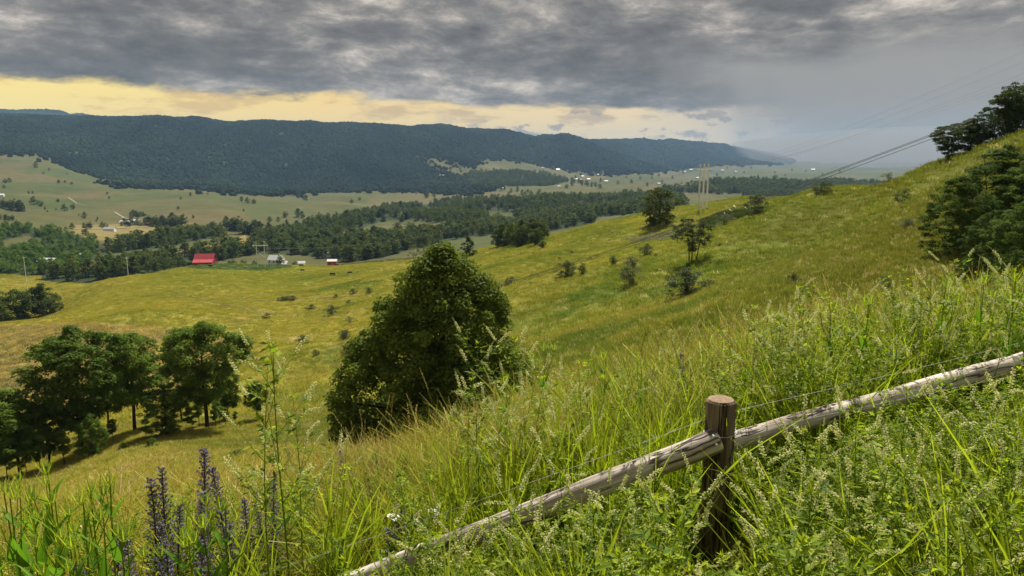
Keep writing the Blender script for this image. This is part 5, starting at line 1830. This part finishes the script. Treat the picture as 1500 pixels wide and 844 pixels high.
def yarrow_mesh(seed):
    rng = np.random.default_rng(seed)
    mb = MB()
    for s in range(4):
        o = rng.normal(0, 0.06, 2); h = rng.uniform(0.45, 0.65)
        mb.tube([(o[0], o[1], -0.02), (o[0] * 1.3, o[1] * 1.3, h * 0.6), (o[0] * 1.5, o[1] * 1.5, h)], [0.002, 0.0016, 0.0012], 3, G2 * 1.1)
        n = 46
        r = 0.036 * np.sqrt(rng.uniform(0, 1, n)); a = rng.uniform(0, 6.28, n)
        C = np.stack([o[0] * 1.5 + r * np.cos(a), o[1] * 1.5 + r * np.sin(a), h + 0.006 - r * r * 4], 1)
        Nn = rng.normal(0, 0.25, (n, 3)); Nn[:, 2] = 1
        mb.leaves(C, Nn, 0.010, 0.010, np.array([0.82, 0.82, 0.76]), 1, rng, 0.05)
        for q in range(5):
            x = C[q * 7] - np.array([0, 0, 0.004])
            mb.tube([(o[0] * 1.42, o[1] * 1.42, h * 0.88), x], [0.0009, 0.0006], 3, G2)
        nl = 14
        z = rng.uniform(0.05, 0.85, nl) * h; a = rng.uniform(0, 6.28, nl)
        D = np.stack([np.cos(a), np.sin(a), rng.uniform(0.2, 0.8, nl)], 1)
        mb.leaves(np.stack([o[0] * 1.3 + 0 * z, o[1] * 1.3 + 0 * z, z], 1) + D * 0.025, rng.normal(size=(nl, 3)) + np.array([0, 0, 1]), 0.055, 0.010, G2, 0, rng, 0.2, T=D)
    return mb.mesh('yarrow', [M_LEAF, M_FLOWER])


CLOVER = proto_collection('clover_plant', [clover_joined(600 + i, H=1.0, n_br=6 + i % 4, leafy=1.3, flowers=0.38) for i in range(8)])
LEAFY = proto_collection('leafy_weed', [clover_joined(620 + i, H=1.0, n_br=9, leafy=2.2, flowers=0.08, br0=0.15) for i in range(5)])
BLADES = proto_collection('green_blades', [blade_tuft(640 + i, 22, 0.06, 0.75, 0.012, G1 * 0.7, G3, 0.28).mesh('green_blades', [M_GRASS]) for i in range(4)])
STALKS = proto_collection('seed_stalks', [stalk_tuft(650 + i, 7, 0.10, 1.0, (STRAW, STRAW * 1.1, RUST, STRAW * 0.9)[i % 4]) for i in range(6)])
YARROW = proto_collection('yarrow_bunch', [yarrow_mesh(660 + i) for i in range(3)])

# the outline that the weeds make against the slopes behind
SKY_X = [-200, 0, 90, 200, 330, 480, 600, 700, 800, 900, 1000, 1100, 1200, 1300, 1400, 1500, 1700]
SKY_Y = [770, 760, 740, 730, 705, 672, 648, 612, 565, 545, 510, 480, 445, 425, 410, 400, 370]


def weeds(name, label, cat, coll, nproto, y0, y1, dens, hmin, hmax, front, px_rng=(-150, 1650), mask=None, above=0.0, over=0.08, unit=1.0, min_keep=0.3, lift=0, tilt=0.16):
    x, y = sample_fan(y0, y1, dens, -0.95, 0.95)
    z = height(x, y)
    n = len(x)
    h = RNG.uniform(hmin, hmax, n)
    px, _ = project(x, y, z + h * 0.8)
    lim = np.interp(px, SKY_X, SKY_Y) + lift
    if front is not None:
        isf = y < rail_y(x) + 0.05
        lo = np.interp(px, [-200, 380, 500, 975, 988, 1108, 1122, 1500, 1700], [700, 905, 852, 700, 850, 850, 648, 552, 500])
        fl = np.where(isf, np.maximum(lim, lo + 8), lim)
        ex = RNG.uniform(size=n) < over
        lim = np.where(ex & ~((px > 985) & (px < 1130)), lim, fl)
    lim = lim - above * RNG.exponential(1.0, n) + RNG.uniform(0, 40, n)
    zt = -y * t_of(lim)
    h2 = np.minimum(h, zt - z)
    k = (h2 > hmin * min_keep) & (px > px_rng[0]) & (px < px_rng[1])
    bpx = project(x, y, z + 0.3)[0]
    k &= ~((bpx > 1000) & (bpx < 1092) & (y > 1.75) & (y < rail_y(x) + 0.1) & (h2 > 0.2))
    # the post and the rails themselves need room
    k &= ~((np.abs(y - rail_y(x)) < 0.07))
    if mask is not None:
        k &= mask(px, x, y)
    k &= RNG.uniform(size=n) < np.clip(0.62 + 1.1 * fbm(x / 0.55 + lift, y / 0.55, 2, int(dens)), 0.12, 1)
    x, y, z, h2 = x[k], y[k], z[k], h2[k]
    n = len(x)
    print(name, n)
    sxy = np.clip(h2, 0.55, None) * RNG.uniform(0.85, 1.15, n)
    scatter(name, label, np.stack([x, y, z], 1), RNG.uniform(0, 6.28, n), np.stack([sxy, sxy, h2], 1) / unit, RNG.integers(0, nproto, n), coll, cat, tilt=RNG.normal(0, tilt, (n, 2)))


def pmask(px, a, b, soft, pmin=0.06):
    """chance that falls off outside a range of bearings"""
    w = sstep(px, a - soft, a + soft) * (1 - sstep(px, b - soft, b + soft))
    return RNG.uniform(size=np.shape(px)) < np.maximum(w, pmin)


weeds('sweet_clover_bank', 'dense white flowering sweet clover filling the bank by the fence', 'wildflowers', CLOVER, 8, 1.15, 6.0, 78, 0.40, 1.0, True,
      mask=lambda px, x, y: np.where(y < rail_y(x), pmask(px, 620, 2000, 160, 0.12), pmask(px, 1050, 2000, 220, 0.16)), above=10, tilt=0.22)
weeds('leafy_undergrowth', 'low leafy green undergrowth beneath the sweet clover', 'weeds', LEAFY, 5, 1.0, 5.0, 95, 0.28, 0.58, True, above=0, over=0.0,
      mask=lambda px, x, y: np.where(y < rail_y(x), pmask(px, 420, 2000, 160, 0.35), pmask(px, 900, 2000, 200, 0.15)), tilt=0.22)
weeds('green_grass_blades', 'fresh green grass blades among the flowering weeds', 'grass', BLADES, 4, 1.3, 9.0, 62, 0.35, 0.95, True, unit=0.75, above=6, over=0.03,
      mask=lambda px, x, y: pmask(px, 560, 2000, 200, 0.30))
weeds('straw_seed_grass', 'straw coloured seeding grass along the top of the bank', 'grass', STALKS, 6, 4.0, 15.0, 46, 0.70, 1.15, True, above=14, over=0.0,
      mask=lambda px, x, y: pmask(px, 380, 1500, 120, 0.10) & (RNG.uniform(size=len(px)) < np.interp(px, [300, 480, 760, 900, 1100, 1300], [0.5, 1, 1, 0.6, 0.55, 0.3])), lift=-8)
weeds('white_yarrow', 'flat white yarrow heads scattered in the grass above the lower rail', 'wildflowers', YARROW, 3, 3.3, 6.0, 2.2, 0.42, 0.56, True, unit=0.6, over=0.0,
      mask=lambda px, x, y: pmask(px, 430, 820, 60, 0.0) & (y > rail_y(x) + 0.2), lift=60)



# broad leaved and dead plants that break up the bank
def broad_mesh(seed):
    rng = np.random.default_rng(seed)
    mb = MB()
    t = np.linspace(-0.03, 1, 6)
    P = np.stack([0.06 * t ** 2 * math.cos(seed), 0.06 * t ** 2 * math.sin(seed), t], 1)
    mb.tube(P, np.linspace(0.006, 0.002, 6), 5, G1 * 0.8)
    for i in range(16):
        k = 0.10 + 0.85 * i / 16; a = i * 2.4
        L = 0.22 * (1.1 - 0.8 * k) * rng.uniform(0.8, 1.2)
        q = np.linspace(0, 1, 6)
        d = np.array([math.cos(a), math.sin(a)])
        p0 = np.array([np.interp(k, t, P[:, j]) for j in range(3)])
        C = p0 + np.c_[d[None] * (L * q * 0.75)[:, None], L * (0.75 * q - 0.55 * q ** 2.2)]
        strip(mb, C, L * 0.30 * np.array([0.25, 0.8, 1, 0.8, 0.45, 0.03]), (-d[1], d[0], 0), (G1 * 0.75 if rng.uniform() < 0.5 else G1) * rng.uniform(0.8, 1.2))
    return mb.mesh('broad_weed', [M_LEAF], smooth=True)


def dead_mesh(seed):
    rng = np.random.default_rng(seed)
    mb = MB()
    for s in range(3):
        t = np.linspace(0, 1, 7); a = rng.uniform(0, 6.28); b = rng.uniform(0.1, 0.5)
        P = np.stack([b * t ** 2 * math.cos(a), b * t ** 2 * math.sin(a), t * (1 - 0.3 * b * t) * rng.uniform(0.7, 1)], 1)
        mb.tube(P, np.linspace(0.0035, 0.001, 7), 4, np.array([0.27, 0.19, 0.10]))
        for k in (3, 4, 5):
            d = rng.normal(0, 0.1, 3); d[2] = abs(d[2]) + 0.06
            mb.tube([P[k], P[k] + d], [0.0012, 0.0006], 3, np.array([0.30, 0.21, 0.11]))
    return mb.mesh('dead_stem', [M_GRASS], smooth=True)


BROAD = proto_collection('broad_weed', [broad_mesh(670 + i) for i in range(3)])
DEAD = proto_collection('dead_stem', [dead_mesh(680 + i) for i in range(3)])
weeds('broad_leaved_weeds', 'broad leaved green weeds scattered through the bank', 'weeds', BROAD, 3, 1.3, 6.0, 9, 0.4, 0.85, True, above=0, over=0.02, tilt=0.15)
weeds('dead_stems', 'brown dead bent stems tangled in the weeds', 'weeds', DEAD, 3, 1.4, 6.0, 10, 0.5, 0.9, True, above=8, over=0.1, tilt=0.35, mask=lambda px, x, y: pmask(px, 450, 2000, 150, 0.2))

# ------------------------------------------------------------------ single plants that stand out
def plant_root(name, px, Y, py_top, label, cat, group, unit, rz=None, maxh=2.0):
    p = on(px, Y)
    h = min(max(height_to(p, py_top), 0.2), maxh)
    return empty(name, p, random.uniform(0, 6.28) if rz is None else rz, h / unit, label, cat, group), h


def quat_to(d, roll=0.0):
    return Vector(d).to_track_quat('Z', 'Y').to_matrix().to_4x4() @ Matrix.Rotation(roll, 4, 'Z')


class CloverKind:
    def __init__(self, seed, **kw):
        st, fo, self.spots = clover_parts(seed, H=1.0, **kw)
        self.stem = st.mesh('stem', [M_LEAF, M_FLOWER], smooth=True)
        self.foliage = fo.mesh('foliage', [M_LEAF, M_FLOWER])

    def place(self, px, Y, top, label, group='sweet clover stalks standing out'):
        e, h = plant_root('sweet_clover', px, Y, top, label, 'wildflower', group, 1.0, maxh=1.5)
        obj('stem', self.stem, e)
        f = obj('foliage', self.foliage, e); f['kind'] = 'stuff'
        for i, (p, d, s) in enumerate(self.spots):
            o = obj('flower_spike', SPIKE_ME[i % 4], e)
            o.matrix_local = Matrix.Translation(Vector(p)) @ quat_to(d, i * 1.7) @ Matrix.Scale(s / max(h, 0.5) * 1.1, 4)


CK = [CloverKind(700 + i, n_br=8 + i % 3, leafy=0.8, br0=0.38) for i in range(5)]
LC_SKY = 'tall white flowered sweet clover stalk rising above the weed tops beyond the fence'
LC_MAP = 'white flowered sweet clover stalk rising before the dark maple'
LC_FRONT = 'white flowered sweet clover stalk on the near side of the fence'
CK[0].place(430, 2.75, 515, 'tallest sweet clover stalk alone before the hollow left of the maple')
CK[1].place(398, 2.85, 545, 'leaning sweet clover stalk close beside the tallest one')
CK[3].place(452, 3.1, 590, 'shorter sweet clover stalk at the foot of the tallest one')
for i, (px, top) in enumerate([(700, 508), (728, 500), (755, 530), (683, 560), (772, 555)]):
    CK[i % 5].place(px, 3.5 + 0.25 * (i % 3), top, LC_MAP)
for i, (px, top) in enumerate([(830, 548), (858, 560), (905, 545), (985, 520), (1095, 455), (1125, 470), (1185, 425), (1240, 432), (1288, 440), (1330, 428), (1378, 385), (1410, 392), (1440, 408), (1478, 398), (1500, 388), (940, 550), (1160, 452), (1350, 415)]):
    CK[(i * 2) % 5].place(px, 4.0 + 0.3 * (i % 4), top, LC_SKY)
for i, (px, Y, top) in enumerate([(840, 2.6, 640), (750, 2.6, 700), (690, 2.5, 760), (640, 2.4, 785), (1120, 2.6, 655), (1180, 2.5, 640), (1240, 2.6, 610), (1310, 2.6, 590), (1380, 2.7, 575), (1440, 2.7, 560), (1490, 2.5, 600),
                                (930, 2.5, 700), (985, 2.4, 690), (880, 2.4, 735), (1290, 2.2, 660), (1150, 2.1, 720), (1220, 2.0, 730), (1360, 2.1, 690), (1430, 2.0, 700), (790, 2.2, 770)]):
    CK[(i * 3 + 1) % 5].place(px, Y, top, LC_FRONT)


# seed stalks
SK = []
for i in range(5):
    rng = np.random.default_rng(730 + i)
    a, b = stalk_mb(rng, 1.0, (STRAW * 1.15, STRAW, RUST, STRAW * 1.25, STRAW)[i], 0.35)
    SK.append((a.mesh('stem', [M_GRASS], smooth=True), b.mesh('seed_head', [M_GRASS])))
for px, Y, top, lab in [(572, 6, 570, 0), (560, 6, 582, 0), (645, 6.2, 540, 0), (603, 6.5, 585, 0), (520, 7, 612, 0), (540, 7, 606, 0), (485, 7.5, 625, 0), (620, 6.4, 575, 0), (662, 6.2, 572, 0),
                        (795, 6.0, 490, 1), (815, 6.0, 488, 1), (745, 6.0, 480, 1), (783, 6.2, 495, 1), (825, 6, 505, 1), (905, 6, 500, 1), (925, 6, 506, 1), (940, 6, 515, 1), (955, 5.6, 470, 1), (968, 5.6, 490, 1), (1015, 5.4, 460, 1),
                        (1025, 5.6, 478, 1), (1050, 5.4, 470, 1), (1075, 5.5, 462, 1), (1140, 5.4, 448, 1), (1220, 5.2, 412, 1), (1228, 5.2, 400, 1), (1252, 5.2, 408, 1), (1300, 5.0, 425, 1), (1345, 5.0, 420, 1), (1355, 5.1, 418, 1), (1400, 5.0, 405, 1)]:
    e, h = plant_root('grass_stalk', px, Y, top, ('straw coloured grass stalk with seed head standing before the dark maple', 'straw coloured grass stalk with seed head above the weed tops')[lab], 'grass', 'single seed stalks', 1.0, maxh=1.7)
    k = random.choice(SK)
    obj('stem', k[0], e); obj('seed_head', k[1], e)


# viper's bugloss
def bugloss_parts(seed):
    rng = np.random.default_rng(seed)
    st, fo, fl = MB(), MB(), MB()
    t = np.linspace(-0.03, 1, 8)
    P = np.stack([0.03 * np.sin(t * 2 + seed) * t, 0.03 * np.cos(t * 3 + seed) * t, t], 1)
    st.tube(P, np.linspace(0.0075, 0.003, 8), 6, np.array([0.13, 0.12, 0.08]))
    pos = lambda k: np.array([np.interp(k, t, P[:, i]) for i in range(3)])
    n = 84
    for i in range(n):
        k = 0.30 + 0.70 * i / n
        a = i * 2.4
        Lc = 0.062 * (1 - 0.72 * ((k - 0.30) / 0.70) ** 1.3) * rng.uniform(0.8, 1.2)
        d = np.array([np.cos(a), np.sin(a), 0.75]); d /= np.linalg.norm(d)
        p0 = pos(k)
        q = np.linspace(0, 1, 4)[:, None]
        C = p0 + d * Lc * q + np.array([0, 0, 1.0]) * Lc * 0.25 * q ** 2
        st.tube(C, [0.0018, 0.0016, 0.0014, 0.001], 3, np.array([0.20, 0.19, 0.14]))
        m = 6
        kk = np.linspace(0.35, 1.05, m)[:, None]
        F0 = p0 + d * Lc * kk + np.array([0, 0, 1.0]) * Lc * 0.25 * kk ** 2 + rng.normal(0, 0.0045, (m, 3))
        D = d + rng.normal(0, 0.55, (m, 3)) + np.array([0, 0, 0.35])
        bud = rng.uniform(size=(m, 1)) < 0.42
        col = np.where(bud, np.array([0.17, 0.10, 0.14]), np.array([0.20, 0.18, 0.275])) * rng.uniform(0.9, 1.6, (m, 1))
        for z in range(2):
            fl.leaves(F0, np.cross(D, rng.normal(size=(m, 3))), np.where(bud[:, 0], 0.011, 0.017), np.where(bud[:, 0], 0.005, 0.011), col, 0, rng, 0.15, T=D)
        # hairy bracts
        fo.leaves(p0 + d * Lc * 0.55, rng.normal(size=(1, 3)), 0.026, 0.006, np.array([0.16, 0.18, 0.11]), 0, rng, 0.1, T=d[None]) if False else None
        fo.leaves((p0 + d * Lc * 0.6)[None], rng.normal(size=(1, 3)), 0.028, 0.006, np.array([0.17, 0.18, 0.11]), 0, rng, 0.1, T=d[None])
    nl = 36
    z = rng.uniform(0.03, 0.75, nl); a = rng.uniform(0, 6.28, nl)
    D = np.stack([np.cos(a), np.sin(a), rng.uniform(0.3, 0.9, nl)], 1); D /= np.linalg.norm(D, axis=1)[:, None]
    C = np.array([pos(k) for k in z])
    fo.leaves(C + D * 0.045, rng.normal(size=(nl, 3)) + np.array([0, 0, 1]), 0.10 * (1.15 - z), 0.014, G2 * np.array([1.1, 0.95, 1.3]), 0, rng, 0.15, T=D)
    return st.mesh('stem', [M_LEAF], smooth=True), fo.mesh('foliage', [M_LEAF]), fl.mesh('flower_spike', [M_PURPLE])


BK = [bugloss_parts(760 + i) for i in range(4)]
BUG = [(293, 3.3, 655, 'tallest violet bugloss spike of the clump before the golden grass'), (247, 3.35, 688, 'violet bugloss spike second in height just left of the tallest one'), (223, 3.3, 700, 'slender violet bugloss spike at the outer edge of the clump'),
       (338, 3.4, 690, 'violet bugloss spike between the tallest one and the sweet clover'), (268, 3.2, 745, 'short violet bugloss spike at the foot of the tallest one'), (300, 3.0, 735, 'short leafy violet bugloss spike at the foot of the tallest one'),
       (320, 3.1, 750, 'short violet bugloss spike low in the clump'), (235, 3.0, 760, 'short violet bugloss spike low in the clump'), (370, 3.6, 722, 'violet bugloss spike half hidden by the sweet clover leaves'), (395, 3.7, 735, 'second violet bugloss spike half hidden by the sweet clover'),
       (178, 2.9, 790, 'low violet bugloss spike among the teasels'), (205, 2.9, 800, 'low violet bugloss spike among the teasels'), (285, 2.8, 790, 'short violet bugloss spike low in the clump'), (250, 2.8, 800, 'short violet bugloss spike low in the clump'),
       (510, 5.2, 660, 'lone violet bugloss spike in the grass before the maple'), (1003, 5.0, 520, 'lone violet bugloss spike beyond the fence post'), (985, 5.2, 560, 'faded bugloss spike next to the lone one beyond the post'),
       (590, 3.7, 735, 'pale violet bugloss spike above the lower rail'), (640, 3.8, 738, 'small violet bugloss spike in the grass above the lower rail'), (835, 4.2, 620, 'grey violet bugloss spike among the clover beyond the rail'),
       (575, 3.6, 770, 'low violet bugloss spike close above the lower rail'), (408, 3.5, 700, 'thin bugloss spike behind the clover leaves'), (350, 3.3, 770, 'short violet bugloss spike low in the clump'), (160, 2.7, 815, 'low violet bugloss spike among the teasels')]
for i, (px, Y, top, lab) in enumerate(BUG):
    e, h = plant_root('viper_bugloss', px, Y, top, lab, 'wildflower', 'violet bugloss spikes', 1.0, maxh=1.3)
    k = BK[i % 4]
    s = e.scale[2]
    e.rotation_euler = (random.uniform(-0.08, 0.08), random.uniform(-0.08, 0.08), e.rotation_euler[2])
    e.scale = (max(s, 0.75) * 1.2, max(s, 0.75) * 1.2, s)
    obj('stem', k[0], e); f = obj('foliage', k[1], e); f['kind'] = 'stuff'; obj('flower_spike', k[2], e)


# teasels: stiff stems, paired upright leaves joined into cups
def teasel_leaf_mesh(seed, cup):
    rng = np.random.default_rng(seed)
    mb = MB()
    t = np.linspace(0, 1, 8)
    L = 1.0
    curve = 0.35 if not cup else 0.05
    P = np.stack([L * t * (0.50 if not cup else 0.20) + curve * t ** 2 * 0.4, 0.02 * np.sin(t * 5), L * t * 0.82 - curve * t ** 2.5 * 0.5], 1)
    W = (np.array([0.34, 0.36, 0.33, 0.27, 0.20, 0.13, 0.06, 0.01]) if cup else np.array([0.12, 0.15, 0.155, 0.14, 0.115, 0.08, 0.04, 0.005]))
    c = np.array([0.11, 0.23, 0.022]) * (1 + 0.35 * t[:, None])
    strip(mb, P, W, (0, 1, 0), c)
    return mb.mesh('leaf', [M_LEAF], smooth=True)


TL = [teasel_leaf_mesh(1, False), teasel_leaf_mesh(2, True), teasel_leaf_mesh(3, False)]


def teasel_head():
    rng = np.random.default_rng(9)
    mb = MB()
    n = 60
    k = np.linspace(0, 1, n); a = np.arange(n) * 2.4
    r = 0.013 * np.sin(0.25 + k * 2.6)
    C = np.stack([r * np.cos(a), r * np.sin(a), k * 0.05], 1)
    D = np.stack([np.cos(a), np.sin(a), 0.9 + 0 * a], 1)
    mb.leaves(C, np.cross(D, (0.1, 0.2, 1.0)), 0.013, 0.004, np.array([0.20, 0.29, 0.07]), 0, rng, 0.1, T=D)
    m = 7
    a = np.arange(m) * 0.9
    for i in range(m):
        t = np.linspace(0, 1, 5)
        P = np.stack([np.cos(a[i]) * 0.05 * t, np.sin(a[i]) * 0.05 * t, 0.085 * t ** 1.4 - 0.004], 1)
        strip(mb, P, np.array([0.005, 0.006, 0.005, 0.003, 0.0006]), (-math.sin(a[i]), math.cos(a[i]), 0), G3)
    return mb.mesh('flower_head', [M_LEAF])


TH = teasel_head()
TSTEM = []
for i in range(3):
    mb = MB()
    t = np.linspace(-0.02, 1, 7)
    mb.tube(np.stack([0.015 * np.sin(t * 3 + i), 0.015 * np.cos(t * 2 + i) * t, t], 1), np.linspace(0.006, 0.0028, 7), 6, G1 * 0.9)
    TSTEM.append(mb.mesh('stem', [M_LEAF], smooth=True))
mb = MB(); mb.tube([(0, 0, 0), (0.25, 0, 0.55), (0.36, 0, 1.0)], [0.012, 0.010, 0.007], 5, G1)
TBR = mb.mesh('branch', [M_LEAF], smooth=True)


def teasel(px, Y, top, label, seed, group='teasels', wide=1.0):
    rng = random.Random(seed)
    e, h = plant_root('teasel', px, Y, top, label, 'plant', group, 1.0, rz=rng.uniform(0, 6.28), maxh=1.4)
    obj('stem', TSTEM[seed % 3], e)
    for k in range(5):
        z = 0.16 + 0.17 * k + rng.uniform(-0.02, 0.02)
        a = k * math.pi / 2 + rng.uniform(-0.3, 0.3)
        Ls = (0.30 - 0.035 * k) * rng.uniform(0.85, 1.15) * wide
        for s in (0, math.pi):
            o = obj('leaf', TL[1] if k in (2, 3) and rng.random() < 0.6 else TL[0], e)
            o.matrix_local = Matrix.Translation((0, 0, z)) @ Matrix.Rotation(a + s, 4, 'Z') @ Matrix.Rotation(rng.uniform(-0.15, 0.2), 4, 'Y') @ Matrix.Diagonal((Ls, Ls * rng.uniform(0.75, 1.1), Ls, 1))
    o = obj('flower_head', TH, e); o.matrix_local = Matrix.Translation((0, 0, 0.99)) @ Matrix.Scale(1 / max(h, 0.4), 4)
    for s in (0, 1):
        a = rng.uniform(0, 6.28)
        Lb = 0.24 * rng.uniform(0.8, 1.2)
        o = obj('branch', TBR, e); M = Matrix.Translation((0, 0, 0.68 + 0.06 * s)) @ Matrix.Rotation(a, 4, 'Z') @ Matrix.Scale(Lb, 4)
        o.matrix_local = M
        q = obj('flower_head', TH, e); q.matrix_local = M @ Matrix.Translation((0.36, 0, 1.0)) @ Matrix.Scale(0.8 / Lb / max(h, 0.4), 4)


TE_L = 'pale green teasel with paired leaves in the stand beside the bugloss'
for i, (px, Y, top) in enumerate([(10, 2.8, 770), (45, 3.0, 720), (58, 2.9, 728), (78, 2.9, 735), (105, 2.9, 690), (112, 2.7, 735), (130, 2.8, 760), (150, 2.7, 735), (165, 2.8, 720), (192, 2.8, 708), (180, 2.5, 760), (30, 2.5, 790), (90, 2.4, 800), (140, 2.4, 800), (210, 2.5, 790), (320, 2.5, 770), (345, 2.6, 745), (295, 2.4, 790)]):
    teasel(px, Y, top, TE_L if px < 250 else 'pale green teasel with paired leaves in front of the bugloss clump', i)
for i, (px, Y, top) in enumerate([(795, 5.0, 512), (880, 4.8, 525), (860, 5.0, 535), (935, 4.6, 535), (740, 5.0, 560), (1110, 4.5, 490), (1205, 4.4, 455), (1250, 4.3, 445), (1365, 4.4, 420), (1460, 4.2, 410), (1130, 4.6, 470), (1490, 4.1, 405), (1420, 4.5, 412), (1085, 4.4, 505)]):
    teasel(px, Y, top, 'fresh green teasel with narrow upright leaves rising from the weeds beyond the fence', 40 + i, 'green teasels beyond the fence', 0.85)


# ------------------------------------------------------------------ haze: one closed box of air round the whole valley
def haze():
    mb = MB()
    mb.box((-26000, -20, -640), (26000, 14600, 420))
    me = mb.mesh('haze', [])
    m = bpy.data.materials.new('haze_air'); m.use_nodes = True
    N = NT(m.node_tree)
    v = N.n('ShaderNodeVolumePrincipled')
    v.inputs['Color'].default_value = (0.38, 0.62, 0.95, 1)
    v.inputs['Density'].default_value = 4.8e-5
    v.inputs['Anisotropy'].default_value = 0.0
    o = N.n('ShaderNodeOutputMaterial')
    m.node_tree.links.new(v.outputs[0], o.inputs['Volume'])
    me.materials.append(m)
    obj('haze', me, kind='stuff', label='thin bluish haze filling the valley air', cat='haze')


haze()


def rain_shaft():
    """the shower over the far right end of the valley: a body of falling rain that thins out at its rim"""
    import bmesh
    for nm, c, r, dens in (('rain_shaft', (5950, 10200, -90), (3500, 3600, 480), 5.0e-4),):
        bm = bmesh.new(); bmesh.ops.create_icosphere(bm, subdivisions=5, radius=1.0)
        me = bpy.data.meshes.new(nm); bm.to_mesh(me); bm.free()
        me.transform(Matrix.Diagonal((*r, 1)))
        m = bpy.data.materials.new('falling_rain'); m.use_nodes = True
        N = NT(m.node_tree)
        v = N.n('ShaderNodeVolumePrincipled')
        v.inputs['Color'].default_value = (0.53, 0.52, 0.51, 1)
        v.inputs['Density'].default_value = dens
        o = N.n('ShaderNodeOutputMaterial')
        m.node_tree.links.new(v.outputs[0], o.inputs['Volume'])
        me.materials.append(m)
        obj(nm, me, kind='stuff', label='grey shower of rain hiding the far right end of the valley', cat='rain', loc=c)


rain_shaft()
